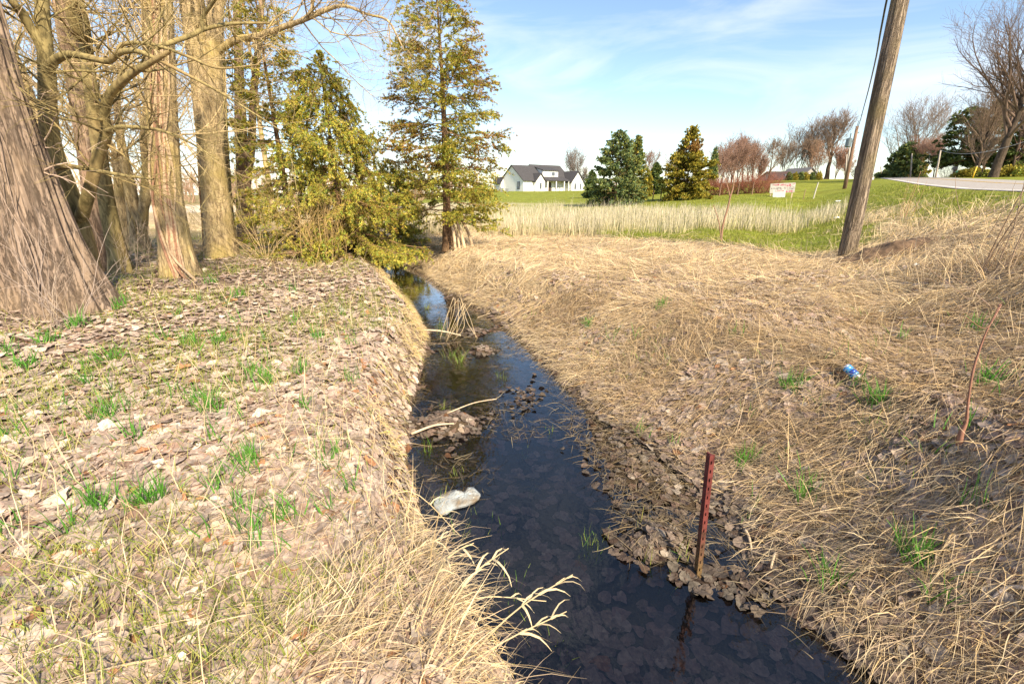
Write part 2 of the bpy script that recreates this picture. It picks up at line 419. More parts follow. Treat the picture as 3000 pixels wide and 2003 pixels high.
# ------------------------------------------------------------------ water
def make_water():
    ys = np.linspace(-1.5, 24, 160)
    rows = []
    for y in ys:
        a, b = xl(y) - .35, xr(y) + .4
        rows.append([[a + (b - a) * k / 8, y, 0.0] for k in range(9)])
    v = np.array(rows).reshape(-1, 3)
    i = np.arange(len(ys) - 1)[:, None] * 9 + np.arange(8)[None]
    f = np.stack([i, i + 1, i + 10, i + 9], -1).reshape(-1, 4)
    m, nt, out = newmat('stream_water'); l = nt.links.new
    tc = N_(nt, 'TexCoord'); mp = N_(nt, 'Mapping'); mp.inputs['Scale'].default_value = (1, .6, 1); l(tc.outputs['Object'], mp.inputs['Vector'])
    n = N_(nt, 'TexNoise', i_Scale=7.0, i_Detail=3.0, i_Distortion=.5); l(mp.outputs[0], n.inputs['Vector'])
    n3 = N_(nt, 'TexNoise', i_Scale=38.0, i_Detail=2.0); l(mp.outputs[0], n3.inputs['Vector'])
    ad = N_(nt, 'Math', operation='MULTIPLY_ADD'); ad.inputs[1].default_value = .25; l(n3.outputs['Fac'], ad.inputs[0]); l(n.outputs['Fac'], ad.inputs[2])
    bp = N_(nt, 'Bump', i_Strength=.13, i_Distance=.03); l(ad.outputs[0], bp.inputs['Height'])
    fr = N_(nt, 'Fresnel', i_IOR=1.33); l(bp.outputs[0], fr.inputs['Normal'])
    mr = N_(nt, 'Math', operation='MULTIPLY_ADD'); mr.inputs[1].default_value = 1.9; mr.inputs[2].default_value = .02; l(fr.outputs[0], mr.inputs[0])
    tr = N_(nt, 'BsdfTransparent'); tr.inputs['Color'].default_value = (.93, .87, .80, 1)
    gl = N_(nt, 'BsdfGlossy', i_Roughness=.015); gl.inputs['Color'].default_value = (1, 1, 1, 1); l(bp.outputs[0], gl.inputs['Normal'])
    mx = N_(nt, 'MixShader'); l(mr.outputs[0], mx.inputs[0]); l(tr.outputs[0], mx.inputs[1]); l(gl.outputs[0], mx.inputs[2]); l(mx.outputs[0], out.inputs['Surface'])
    o = MB().add(v, f, c=[.1, .1, .1]).build('stream_water', m, smooth=True); tag(o, kind='structure')
make_water()

# ------------------------------------------------------------------ road
def road_pt(T, s, dz=0):
    # T along, s to the right of the near edge
    x = 3.94 + .815 * s; y = -.579 * s
    k = T - (.579 * x + .815 * y)
    return np.array([x + .579 * k, y + .815 * k, 0]) + np.array([0, 0, float(zroad(T)) + dz])
def strip(Ts, s0, s1, dz, mb, n=2):
    v = []
    for T in Ts:
        for k in range(n + 1): v.append(road_pt(T, s0 + (s1 - s0) * k / n, dz + .05 * (1 - abs((s0 + (s1 - s0) * k / n) - 3.6) / 3.6)))
    w = n + 1
    i = np.arange(len(Ts) - 1)[:, None] * w + np.arange(n)[None]
    mb.add(np.array(v), np.stack([i + w, i + w + 1, i + 1, i], -1).reshape(-1, 4)); return mb
Ts = np.concatenate([np.linspace(-30, 130, 80), np.linspace(135, 260, 20)])
M_ASPH = m_plain('old_asphalt', (.30, .27, .245), .85, .18, 5, bump=.3)
o = strip(Ts, 0, 7.2, .0, MB(), 8).build('road', M_ASPH, smooth=True); tag(o, kind='structure')
M_PAINTW = m_plain('road_paint_white', (.75, .74, .70), .6, .15, 9, bump=0)
M_PAINTY = m_plain('road_paint_yellow', (.60, .38, .05), .6, .2, 9, bump=0)
mk = MB(); strip(Ts, .22, .36, .008, mk, 1); strip(Ts, 6.84, 6.98, .008, mk, 1)
e = mk.build('edge_line', M_PAINTW, o)
mk = MB(); strip(Ts, 3.44, 3.55, .008, mk, 1); strip(Ts, 3.68, 3.79, .008, mk, 1)
e = mk.build('centre_line', M_PAINTY, o)

# ------------------------------------------------------------------ scatter helpers
def polar(n, r0, r1, a0=-56, a1=56):
    r = r0 * (r1 / r0) ** rng.random(n); a = np.radians(rng.uniform(a0, a1, n))
    return r * np.sin(a), r * np.cos(a)

def leaf_templates(k=12, seeds=3):
    rg = np.random.default_rng(seeds); T = []
    for _ in range(k):
        half = np.array([[.60, .0], [.42, .13], [.27, .26], [.10, .38], [-.10, .43], [-.27, .38], [-.37, .22], [-.36, .06]])
        full = np.vstack([half, half[1:][::-1] * [1, -1]]); n = len(full)
        full = full * (1 + .06 * rg.normal(size=(n, 1))) * np.array([1, rg.uniform(.75, 1.05)])
        if rg.random() < .45:                                   # torn or folded
            full[rg.integers(n)] *= .55
        if rg.random() < .3: full[:, 0] = np.minimum(full[:, 0], rg.uniform(.2, .45))
        v = np.hstack([full, np.zeros((n, 1))])
        v = np.vstack([[0, 0, 0], v * .55, v])
        cs = 1 if _ % 2 else 2.1; c1, c2, c3 = rg.normal(0, .22) * cs, rg.normal(0, .22) * cs, rg.normal(0, .2) * cs
        v[:, 2] = c1 * v[:, 1] ** 2 * 1.6 + c2 * v[:, 0] ** 2 + c3 * v[:, 0] * v[:, 1] + +.018 * rg.normal(size=len(v)) + .05 * np.abs(v[:, 1])
        f3 = [[0, 1 + i, 1 + (i + 1) % n] for i in range(n)]
        f4 = [[1 + i, 1 + n + i, 1 + n + (i + 1) % n, 1 + (i + 1) % n] for i in range(n)]
        T.append((v, np.array(f4), np.array(f3)))
    return T
LT = leaf_templates()

LEAFCOL = np.array([[.44, .34, .275], [.38, .29, .235], [.42, .30, .24], [.26, .17, .125], [.55, .46, .37], [.40, .20, .10], [.34, .27, .225], [.47, .36, .265]])
LEAFP = np.array([.24, .2, .16, .08, .13, .02, .1, .07])

def leaves(mb, pos, size, col, tilt=22, squash=1.0):
    n = len(pos); yaw = rng.uniform(0, 2 * np.pi, n)
    tx = np.radians(rng.normal(0, tilt, n)); ty = np.radians(rng.normal(0, tilt, n))
    # slope of the ground
    e = .06
    gx = (zt(pos[:, 0] + e, pos[:, 1]) - zt(pos[:, 0] - e, pos[:, 1])) / (2 * e)
    gy = (zt(pos[:, 0], pos[:, 1] + e) - zt(pos[:, 0], pos[:, 1] - e)) / (2 * e)
    gx = np.clip(gx, -1.2, 1.2) * squash; gy = np.clip(gy, -1.2, 1.2) * squash
    gx = gx + np.tan(tx); gy = gy + np.tan(ty)
    ex = nrm(np.stack([np.cos(yaw), np.sin(yaw), gx * np.cos(yaw) + gy * np.sin(yaw)], 1))
    ez = nrm(np.stack([-gx, -gy, np.ones(n)], 1)); ey = np.cross(ez, ex)
    k = rng.integers(len(LT), size=n)
    for t, (v, f4, f3) in enumerate(LT):
        s = np.nonzero(k == t)[0]
        if not len(s): continue
        vv = v[None] * size[s][:, None, None]
        w = pos[s][:, None] + vv[..., :1] * ex[s][:, None] + vv[..., 1:2] * ey[s][:, None] + vv[..., 2:] * ez[s][:, None]
        o = np.arange(len(s))[:, None, None] * len(v)
        c = np.repeat(col[s], len(v), 0)
        mb.add(w.reshape(-1, 3), (f4[None] + o).reshape(-1, 4), (f3[None] + o).reshape(-1, 3), c)

def ribbons(mb, base, d, L, w, droop, col, N=4, wig=.1, tipcol=None, clampz=None):
    n = len(base); d = nrm(d); p = base.copy()
    side = nrm(np.cross(d, rng.normal(size=(n, 3)) * .5 + np.array([0, 0, .6])))
    pts = []; 
    for k in range(N):
        ww = (w * (1 - (k / (N - 1)) ** 1.7 * .85) * .5)[:, None]
        pts.append(p - side * ww); pts.append(p + side * ww)
        p = p + d * (L / (N - 1))[:, None]
        d = nrm(d + wig * rng.normal(size=(n, 3)) - np.stack([0 * droop, 0 * droop, droop], 1))
        if clampz is not None:
            p[:, 2] = np.maximum(p[:, 2], clampz)
    v = np.stack(pts, 1)
    o = np.arange(n)[:, None, None] * (2 * N)
    f = np.array([[2 * k, 2 * k + 1, 2 * k + 3, 2 * k + 2] for k in range(N - 1)])[None] + o
    tc = col if tipcol is None else tipcol
    s = np.repeat(np.linspace(0, 1, N), 2)[None, :, None]
    c = col[:, None] * (1 - s) + tc[:, None] * s
    mb.add(v.reshape(-1, 3), f.reshape(-1, 4), c=c.reshape(-1, 3))

STRAW = np.array([[.66, .51, .31], [.60, .47, .30], [.72, .59, .38], [.52, .40, .27], [.42, .32, .23], [.66, .48, .25]])
def strawcol(n, bright=1.0):
    return STRAW[rng.integers(len(STRAW), size=n)] * rng.uniform(.75, 1.15, (n, 1)) * bright

# ------------------------------------------------------------------ leaf litter
def make_leaves():
    mb = MB()
    # forest floor, left of the stream
    n = 52000
    x, y = polar(n, .7, 17, -58, 12)
    keep = (x < xl(y) - .02)
    den = np.where(y < 8, 1, np.interp(y, [8, 11, 17], [1, .6, .3]))
    den = den * (1 - .35 * ss(.5, .75, fbm(x * .8, y * .8, 41))) * np.where(x > xl(y) - .2, .7, 1)
    keep &= rng.random(n) < den
    x, y = x[keep], y[keep]; n = len(x)
    z = zt(x, y) + rng.uniform(.005, .04, n)
    size = np.clip(rng.lognormal(np.log(.085), .33, n), .035, .14) * np.interp(np.hypot(x, y), [0, 6, 17], [1, 1, 1.25])
    col = LEAFCOL[rng.choice(len(LEAFCOL), n, p=LEAFP)] * rng.uniform(.66, 1.25, (n, 1))
    leaves(mb, np.stack([x, y, z], 1), size, col, 9)
    # right bank: drifts among the straw, along the water and up the shaded slope
    n = 36000
    x, y = polar(n, .8, 13, -15, 58)
    T, S = road_TS(x, y)
    dr = x - xr(y)
    m = np.maximum.reduce([ss(1.0, .1, dr) * .9, ss(.47, .60, fbm(x * 1.1 + 5, y * 1.1, 61)) * .85 + .12, ss(3.2, 1.6, y) * .55, ss(.5, 2.0, S) * ss(3.4, 2.4, S) * ss(7, 4.5, y) * .6])
    m = m * np.where(y > 9, .3, 1)
    keep = (dr > -.05) & (S > .3) & (rng.random(n) < m)
    x, y = x[keep], y[keep]; n = len(x); dr = x - xr(y)
    z = zt(x, y) + rng.uniform(.005, .045, n)
    size = rng.uniform(.06, .115, n)
    col = LEAFCOL[rng.choice(len(LEAFCOL), n, p=LEAFP)] * rng.uniform(.75, 1.12, (n, 1)) * np.array([.93, .93, .95])
    wet = ss(.28, .05, dr)[:, None]; col = col * (1 - .55 * wet)
    leaves(mb, np.stack([x, y, z], 1), size, col, 13)
    # in the water: on the bed, and on the islands of debris that stand out of it
    n = 9000
    y = rng.uniform(.6, 12, n) ** 1.0; y = .7 + 11 * rng.random(n) ** 1.5
    x = xl(y) + (xr(y) - xl(y)) * rng.uniform(-.03, 1.03, n)
    z = zt(x, y) + rng.uniform(.004, .012, n)
    keep = ((z > -.03) & (rng.random(n) < .16)) | (rng.random(n) < np.interp(y, [0, 3, 6], [.42, .3, .16]))
    x, y, z = x[keep], y[keep], z[keep]; n = len(x)
    size = rng.uniform(.07, .13, n) * np.where(z > -.02, .8, 1)
    col = LEAFCOL[rng.choice(len(LEAFCOL), n, p=LEAFP)] * rng.uniform(.6, 1.0, (n, 1))
    col = np.where((z > .03)[:, None], col * .7, np.where((z > -.02)[:, None], col * np.array([.42, .38, .37]), col * np.array([.62, .50, .48])))
    leaves(mb, np.stack([x, y, z], 1), size, col, 8)
    n = 1100
    cx = np.array([[.98, 3.1, .42, .75], [-.55, 3.75, .3, .2], [.85, 2.25, .24, .18], [1.05, 2.0, .10, .10], [-.35, 5.75, .2, .16], [-.62, 6.6, .25, .2], [-.25, 3.3, .28, .14], [.1, 4.4, .2, .35], [1.25, 1.95, .1, .12]])
    k = rng.choice(len(cx), n, p=np.array([.16, .24, .18, .05, .08, .10, .06, .09, .04]))
    x = cx[k, 0] + rng.normal(size=n) * cx[k, 2] * .6; y = cx[k, 1] + rng.normal(size=n) * cx[k, 3] * .6
    z0 = zt(x, y); keep = (z0 > -.09) & (z0 < .15); x, y, z0 = x[keep], y[keep], z0[keep]; n = len(x); k = k[keep]
    z = np.maximum(z0, -.004) + rng.uniform(0, .03, n)
    col = LEAFCOL[rng.choice(len(LEAFCOL), n, p=LEAFP)] * np.where(z < .03, .28, .48)[:, None] * rng.uniform(.6, 1.2, (n, 1))
    leaves(mb, np.stack([x, y, z], 1), rng.uniform(.03, .09, n), col, 9, .5)
    o = mb.build('leaf_litter', M_LEAF); tag(o, 'fallen tan cottonwood leaves covering the forest floor and the stream banks', 'leaves', kind='stuff')
make_leaves()

# ------------------------------------------------------------------ dry grass
def reed_zone(x, y):
    f = np.interp(x, [-20, -6, -2, 2.8, 6.0, 11.0, 16.5], [22, 19.0, 17.2, 15.9, 16.3, 17.6, 21.5])
    b = np.interp(x, [-20, -4, 4, 10, 16.5, 20], [38, 36, 33, 30, 25, 22])
    T, S = road_TS(x, y)
    return (y > f + (fbm(x * .9, y * .9, 51) - .5) * 3.2 + rng.normal(0, .25, np.shape(x))) & (y < b) & (S > 3.3)

CAN = at(2488, 1118)
def make_straw():
    mb = MB()
    # matted straw right of the stream
    def mat(n, r0, r1, a0, a1, w, L, N, cond):
        x, y = polar(n, r0, r1, a0, a1)
        k = cond(x, y); x, y = x[k], y[k]; n = len(x)
        z = zt(x, y) + rng.uniform(.0, .05, n)
        e = .15
        gx = (zt(x + e, y) - zt(x - e, y)) / (2 * e); gy = (zt(x, y + e) - zt(x, y - e)) / (2 * e)
        ang = fbm(x * .55, y * .55, 13, 2) * 9 + rng.normal(0, .8, n)
        dx, dy = np.cos(ang), np.sin(ang)
        sl = np.hypot(gx, gy); 
        dx = dx - gx * .7; dy = dy - gy * .7
        h = np.hypot(dx, dy) + 1e-6; dx, dy = dx / h, dy / h
        el = np.abs(rng.normal(0, .22, n)) + .04 + np.where(rng.random(n) < .05, rng.uniform(.3, 1.3, n), 0)
        dz = dx * gx + dy * gy + np.tan(np.minimum(el, 1.2))
        r = np.hypot(x, y); sc = np.interp(r, [0, 5, 12, 25], [1, 1.3, 2.2, 3.6])
        ll = rng.uniform(L[0], L[1], n); ww = rng.uniform(w[0], w[1], n) * sc
        c = strawcol(n)
        # greyer, browner matted patches
        g = ss(.4, .62, fbm(x * .45, y * .45, 91))[:, None] * ss(11, 5, r)[:, None]
        c = c * (1 - g * .22) * (1 - g * np.array([.0, .05, .08]))
        ribbons(mb, np.stack([x, y, z], 1), np.stack([dx, dy, dz], 1), ll, ww, rng.uniform(.08, .34, n), c, N, .24)
    def rightside(x, y):
        T, S = road_TS(x, y); dr = x - xr(y)
        p = ss(-.02, .5, dr) * ss(.25, 1.0, S) * (1 - .93 * lawn_mask(x, y)) * np.where(reed_zone(x, y), .2, 1) * ss(34, 26, y)
        p = p * ss(.08, .16, np.hypot(x - CAN[0], y - CAN[1] + .06))
        p = p * (1 - .45 * ss(.52, .62, fbm(x * 1.1 + 5, y * 1.1, 61)))
        return rng.random(len(x)) < p
    mat(200000, .8, 7, -12, 60, (.0018, .0042), (.10, .32), 4, rightside)
    mat(76000, 6, 34, -30, 56, (.003, .005), (.2, .5), 3, rightside)
    # scattered straw on the forest floor
    def leftside(x, y):
        p = np.where(x < xl(y) - .1, .5 + .5 * ss(.5, .65, fbm(x * .9, y * .9, 23)), 0) * np.interp(y, [0, 3, 6, 9, 15], [.22, .3, .55, .9, 1])
        return rng.random(len(x)) < p
    mat(26000, .8, 20, -58, 5, (.002, .004), (.12, .38), 4, leftside)
    n = 2400
    x = .95 + rng.normal(0, .34, n); y = 3.0 + rng.normal(0, .75, n); k = (x < xr(y) + .3) & (x > xl(y)) & (zt(x, y) > -.06); x, y = x[k], y[k]; n = len(x)
    ang = rng.uniform(0, 6.28, n); z = np.maximum(zt(x, y), 0) + rng.uniform(.005, .05, n)
    ribbons(mb, np.stack([x, y, z], 1), np.stack([np.cos(ang), np.sin(ang), rng.uniform(-.05, .35, n)], 1), rng.uniform(.05, .24, n), rng.uniform(.0025, .005, n), rng.uniform(.05, .25, n), strawcol(n, .34), 4, .12, clampz=.002)
    n = 9000
    y = 1.4 + 9 * rng.random(n) ** 1.2; x = xl(y) + (xr(y) - xl(y)) * rng.random(n); e_ = np.minimum(x - xl(y), xr(y) - x)
    k = rng.random(n) < np.maximum(ss(.56, .68, fbm(x * 2.2, y * 2.2, 333)) * .8, ss(.16, .02, e_) * .8) * np.interp(y, [1.4, 2.3, 3], [.15, .5, 1]); x, y = x[k], y[k]; n = len(x)
    ang = rng.uniform(0, 6.28, n)
    ribbons(mb, np.stack([x, y, np.maximum(zt(x, y), 0) + rng.uniform(.002, .02, n)], 1), np.stack([np.cos(ang), np.sin(ang), rng.uniform(-.05, .25, n)], 1), rng.uniform(.04, .2, n), rng.uniform(.0022, .0045, n), rng.uniform(.05, .25, n), strawcol(n, .30) * rng.uniform(.6, 1.6, (n, 1)), 4, .15, clampz=.002)
    # upright dead stems
    n = 5200
    x, y = polar(n, 1.2, 22, -56, 55)
    T, S = road_TS(x, y)
    k = ((x < xl(y) - .2) | (x > xr(y) + .4)) & (S > .3) & (rng.random(n) < .25 + .75 * ss(.5, .62, fbm(x * .7, y * .7, 123))) & (rng.random(n) > .8 * lawn_mask(x, y))
    x, y = x[k], y[k]; n = len(x)
    d = np.stack([rng.normal(0, .28, n), rng.normal(0, .28, n), np.ones(n)], 1)
    sc = np.interp(np.hypot(x, y), [0, 5, 12, 25], [1, 1.3, 2., 3.2])
    ribbons(mb, np.stack([x, y, zt(x, y)], 1), d, rng.uniform(.12, .5, n), rng.uniform(.0025, .0045, n) * sc, rng.uniform(0, .18, n), strawcol(n), 4, .12)
    # tufts hanging over the left edge of the stream
    n = 17000
    y = 1.0 + 12.5 * rng.random(n) ** 1.5
    clump = noise(y * 2.3, y * 0, 71)
    off = np.abs(rng.normal(0, .15, n)) + .05
    x = xl(y) - off
    k = rng.random(n) < .12 + .95 * ss(.4, .7, clump); x, y, off = x[k], y[k], off[k]; n = len(x)
    z = zt(x, y) + .02 + .12 * ss(.4, .05, off) * noise(y * 3.1, x * 2, 72)
    fan = rng.normal(0, .6, n)
    d = np.stack([np.cos(fan), np.sin(fan) - .15, rng.uniform(.1, .9, n)], 1)
    sc = np.interp(y, [0, 5, 12], [1, 1.4, 2.2])
    col = strawcol(n, 1.05) * np.array([1, .98, .85]); gg = (rng.random(n) < .12)[:, None]
    col = np.where(gg, col * np.array([.65, .85, .35]), col)
    ribbons(mb, np.stack([x, y, z], 1), d, rng.uniform(.09, .22, n) * np.where(off > .2, 1.15, .7) * np.interp(y, [1, 2.6, 3.5], [.6, .75, 1]), rng.uniform(.002, .004, n) * sc, rng.uniform(.35, .8, n), col, 6, .12, clampz=.005)
    # the same, thinner, over the right edge
    n = 9000
    y = 1.2 + 14 * rng.random(n) ** 1.3; off = np.abs(rng.normal(0, .35, n)) + .05; x = xr(y) + off
    k = rng.random(n) < ss(.35, .6, noise(y * 1.7, y * 0, 75)) * np.where((y > 2.3) & (y < 4.6), .15, 1); x, y = x[k], y[k]; n = len(x)
    fan = rng.normal(0, .7, n); d = np.stack([-np.cos(fan), np.sin(fan) - .2, rng.uniform(.1, .7, n)], 1)
    sc = np.interp(y, [0, 5, 12], [1, 1.4, 2.2])
    ribbons(mb, np.stack([x, y, zt(x, y) + .03], 1), d, rng.uniform(.15, .36, n), rng.uniform(.002, .004, n) * sc, rng.uniform(.3, .7, n), strawcol(n, .85), 5, .12, clampz=.004)
    # big clump of long bleached stalks at the near end of the left bank
    n = 2700
    c0 = np.array([at(980, 1960), at(1110, 1820), at(1210, 1980), at(1120, 1640), at(840, 1930)])
    k = rng.choice(5, n, p=[.34, .22, .14, .12, .18])
    b = c0[k] + np.stack([rng.normal(0, .14, n), rng.normal(0, .14, n), 0 * np.zeros(n)], 1)
    lim = np.minimum(b[:, 0], xl(b[:, 1]) - .02); b[:, 0] = lim
    b[:, 2] = zt(b[:, 0], b[:, 1])
    az = rng.normal(.55, .8, n)
    d = np.stack([np.cos(az), np.sin(az), rng.uniform(.1, 1.1, n)], 1)
    ribbons(mb, b, d, rng.uniform(.12, .38, n), rng.uniform(.0022, .0046, n), rng.uniform(.1, .45, n), strawcol(n, 1.0), 6, .10, clampz=.01)
    o = mb.build('dry_grass', M_STRAW); tag(o, 'matted dry straw coloured grass on both stream banks', 'dry grass', kind='stuff')
    # single stalks reaching out over the water
    mb = MB()
    ST = [((1330, 1975), (1678, 1682), .62, .05), ((1240, 1960), (1490, 1605), .6, .1), ((1215, 1880), (1388, 1590), .5, .12), ((1300, 1990), (1660, 1790), .5, .02), ((1180, 1850), (1600, 1760), .5, .08), ((1100, 1700), (1320, 1565), .5, .03), ((1060, 1500), (1350, 1570), .52, .2)]
    for (a, b, zz, sag) in ST:
        p0 = at(*a); p0[0] = min(p0[0], xl(p0[1]) - .05); p0[2] = gz(p0[0], p0[1])
        d = ray(*b); p1 = np.array([0, 0, CAMZ]) + d * ((p0[1] + .1) / d[1])
        q = (p0 + p1) / 2 + np.array([0, 0, sag])
        pts = catmull([p0, q, p1], 9); mb.tube(pts, np.linspace(.0032, .0016, 9), 5, [.62, .49, .29])
        for t in (5, 6, 7):
            bl = pts[t][None] + np.zeros((2, 3)); dd = np.array([[.8, -.1, .35], [.5, .5, .3]]) + rng.normal(0, .3, (2, 3))
            ribbons(mb, bl, dd, rng.uniform(.07, .14, 2), np.array([.008, .006]), np.array([.5, .6]), np.tile([.64, .52, .32], (2, 1)), 5, .1)
    o = mb.build('dry_grass_stalks', M_STRAW); tag(o, 'long bleached grass stalks with curled blades leaning out over the near water', 'dry grass', kind='stuff')
make_straw()

# ------------------------------------------------------------------ pale reeds in the field
def make_reeds():
    n = 52000
    x = rng.uniform(-14, 18, n); y = rng.uniform(14.5, 36, n)
    y = 14.5 + 21 * rng.random(n) ** 1.6
    cl = fbm(x * .8, y * .8, 415); k = reed_zone(x, y) & (rng.random(n) < .35 + .9 * ss(.3, .6, cl)); x, y = x[k], y[k]; n = len(x)
    mb = MB(); d = np.stack([rng.normal(0, .16, n), rng.normal(0, .16, n), np.ones(n)], 1)
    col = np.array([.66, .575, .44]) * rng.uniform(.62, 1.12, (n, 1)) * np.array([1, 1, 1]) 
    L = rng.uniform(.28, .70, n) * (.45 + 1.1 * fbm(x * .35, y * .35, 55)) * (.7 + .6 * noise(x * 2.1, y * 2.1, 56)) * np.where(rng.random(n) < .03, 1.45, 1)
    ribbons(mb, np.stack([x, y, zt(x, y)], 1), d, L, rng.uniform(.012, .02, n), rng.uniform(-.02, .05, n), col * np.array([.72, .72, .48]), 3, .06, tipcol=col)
    o = mb.build('dead_reeds', M_STRAW); tag(o, 'band of pale upright dead reeds across the field', 'reeds', kind='stuff')
make_reeds()

# ------------------------------------------------------------------ green grass
def make_green():
    mb = MB()
    # lawn near the pole and the mown shoulder of the road
    n = 90000
    x, y = polar(n, 6, 48, -5, 56)
    T, S = road_TS(x, y)
    k = (S > .35) & (rng.random(n) < lawn_mask(x, y)) & ~reed_zone(x, y); x, y = x[k], y[k]; n = len(x)
    r = np.hypot(x, y); sc = np.interp(r, [6, 12, 25, 48], [1, 1.8, 3.5, 6])
    d = np.stack([rng.normal(0, .35, n), rng.normal(0, .35, n), np.ones(n)], 1)
    g = fbm(x * 1.1, y * 1.1, 66)[:, None]
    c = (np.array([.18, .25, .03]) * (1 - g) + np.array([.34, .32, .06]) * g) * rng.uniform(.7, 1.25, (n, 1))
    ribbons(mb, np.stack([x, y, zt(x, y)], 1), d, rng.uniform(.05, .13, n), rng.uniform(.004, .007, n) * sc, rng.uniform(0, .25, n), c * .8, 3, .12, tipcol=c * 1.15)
    # thin green growth on the forest floor
    n = 85000
    x, y = polar(n, 1.2, 20, -57, 2)
    p = (.12 + .88 * ss(.44, .62, fbm(x * .9, y * .9, 41))) * np.interp(y, [1, 4, 8, 20], [.35, .7, 1.0, 1.0])
    k = (x < xl(y) - .25) & (rng.random(n) < p); x, y = x[k], y[k]; n = len(x)
    sc = np.interp(np.hypot(x, y), [0, 5, 12, 20], [1, 1.4, 2.4, 3.4])
    d = np.stack([rng.normal(0, .5, n), rng.normal(0, .5, n), np.ones(n)], 1)
    g = rng.random((n, 1))
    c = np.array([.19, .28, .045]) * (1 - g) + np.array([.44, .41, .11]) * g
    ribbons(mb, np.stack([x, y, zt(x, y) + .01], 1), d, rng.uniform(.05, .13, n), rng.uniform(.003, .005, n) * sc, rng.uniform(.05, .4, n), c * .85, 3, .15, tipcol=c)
    # spots of green among the straw
    n = 9000
    x, y = polar(n, 1.2, 14, -10, 55); T, S = road_TS(x, y)
    k = (x > xr(y) + .3) & (S > .4) & (rng.random(n) < ss(.62, .74, fbm(x * 1.3, y * 1.3, 141))); x, y = x[k], y[k]; n = len(x)
    d = np.stack([rng.normal(0, .45, n), rng.normal(0, .45, n), np.ones(n)], 1)
    c = np.array([.14, .25, .03]) * rng.uniform(.7, 1.4, (n, 1))
    ribbons(mb, np.stack([x, y, zt(x, y) + .02], 1), d, rng.uniform(.05, .13, n), rng.uniform(.003, .005, n) * np.interp(np.hypot(x, y), [0, 5, 14], [1, 1.4, 2.4]), rng.uniform(.05, .3, n), c, 3, .12)
    # tufts: leafy bunches dotted about both banks and in the water
    px = [(295, 1500), (450, 1480), (820, 1520), (180, 1300), (300, 1240), (590, 1180), (720, 1360), (740, 1110), (785, 1130), (1035, 1130), (20, 1300), (10, 1420), (390, 1290), (615, 1215), (510, 930), (350, 905), (230, 960), (90, 1080), (860, 860), (150, 1010), (330, 1060), (640, 1010), (930, 1000), (15, 1040), (560, 1010), (880, 1100), (700, 870), (620, 830),
          (2320, 1145), (2180, 1370), (2360, 1470), (2420, 1720), (2680, 1650), (2700, 1670), (2650, 1640), (2890, 1135), (1935, 905), (2560, 1190), (2860, 980), (1720, 960), (2735, 1770)]
    px += [(int(rng.uniform(0, 1050)), int(rng.uniform(840, 1650))) for _ in range(70)] + [(int(rng.uniform(1750, 2950)), int(rng.uniform(850, 1800))) for _ in range(26)]
    for q_i, q in enumerate(px):
        b = at(*q)
        if b is None or (xl(b[1]) - .15 < b[0] < xr(b[1]) + .1): continue
        m = int(rng.integers(8, 60)) if q_i < 41 else int(rng.integers(4, 16)); r = math.hypot(b[0], b[1])
        bb = b + np.stack([rng.normal(0, .025 + .003 * r, m), rng.normal(0, .025 + .003 * r, m), np.zeros(m)], 1)
        d = np.stack([rng.normal(0, .3, m), rng.normal(0, .3, m), np.ones(m)], 1)
        c = np.array([.085, .23, .03]) * rng.uniform(.7, 1.4, (m, 1))
        ribbons(mb, bb, d, rng.uniform(.08, .24, m), rng.uniform(.004, .007, m) * np.interp(r, [0, 4, 10], [1, 1.3, 2]), rng.uniform(.03, .25, m), c, 4, .08, tipcol=c * 1.2)
    wat = [(1730, 1590, 40, .16), (1770, 1570, 20, .12), (1340, 1390, 14, .13), (1250, 1330, 14, .14), (1275, 1480, 7, .14), (1350, 1570, 9, .17), (1500, 1700, 7, .16), (1345, 1060, 30, .2), (1320, 1045, 15, .17), (1475, 1105, 16, .14), (1300, 1200, 12, .16), (1530, 1315, 7, .1), (1610, 1260, 8, .1), (1640, 1880, 8, .16), (1580, 1810, 7, .13), (1870, 1560, 8, .13), (1290, 970, 24, .2), (1900, 1640, 6, .1), (2010, 1640, 6, .14), (1960, 1700, 6, .1), (1490, 1770, 6, .16), (1640, 1830, 5, .12), (1420, 1530, 5, .14), (1560, 1400, 6, .1), (1250, 905, 12, .15), (1380, 1500, 6, .12)]
    for (a, b_, m, L) in wat:
        b = onz(a, b_, 0); b[2] = min(gz(b[0], b[1]), 0) - .01
        bb = b + np.stack([rng.normal(0, .03, m), rng.normal(0, .03, m), np.zeros(m)], 1)
        d = np.stack([rng.normal(0, .22, m), rng.normal(0, .22, m), np.ones(m)], 1)
        yel = rng.random((m, 1)); c = (np.array([.10, .24, .03]) * (1 - yel) + np.array([.36, .34, .08]) * yel) * rng.uniform(.7, 1.3, (m, 1))
        ribbons(mb, bb, d, rng.uniform(.5, 1.1, m) * L * 1.3 + .02, rng.uniform(.003, .005, m) * np.interp(b[1], [0, 4, 10], [1, 1.3, 2]), rng.uniform(.02, .2, m), c, 4, .08)
    o = mb.build('green_grass', M_GREEN); tag(o, 'young green grass on the lawn, the forest floor and in the shallow water', 'grass', kind='stuff')
make_green()

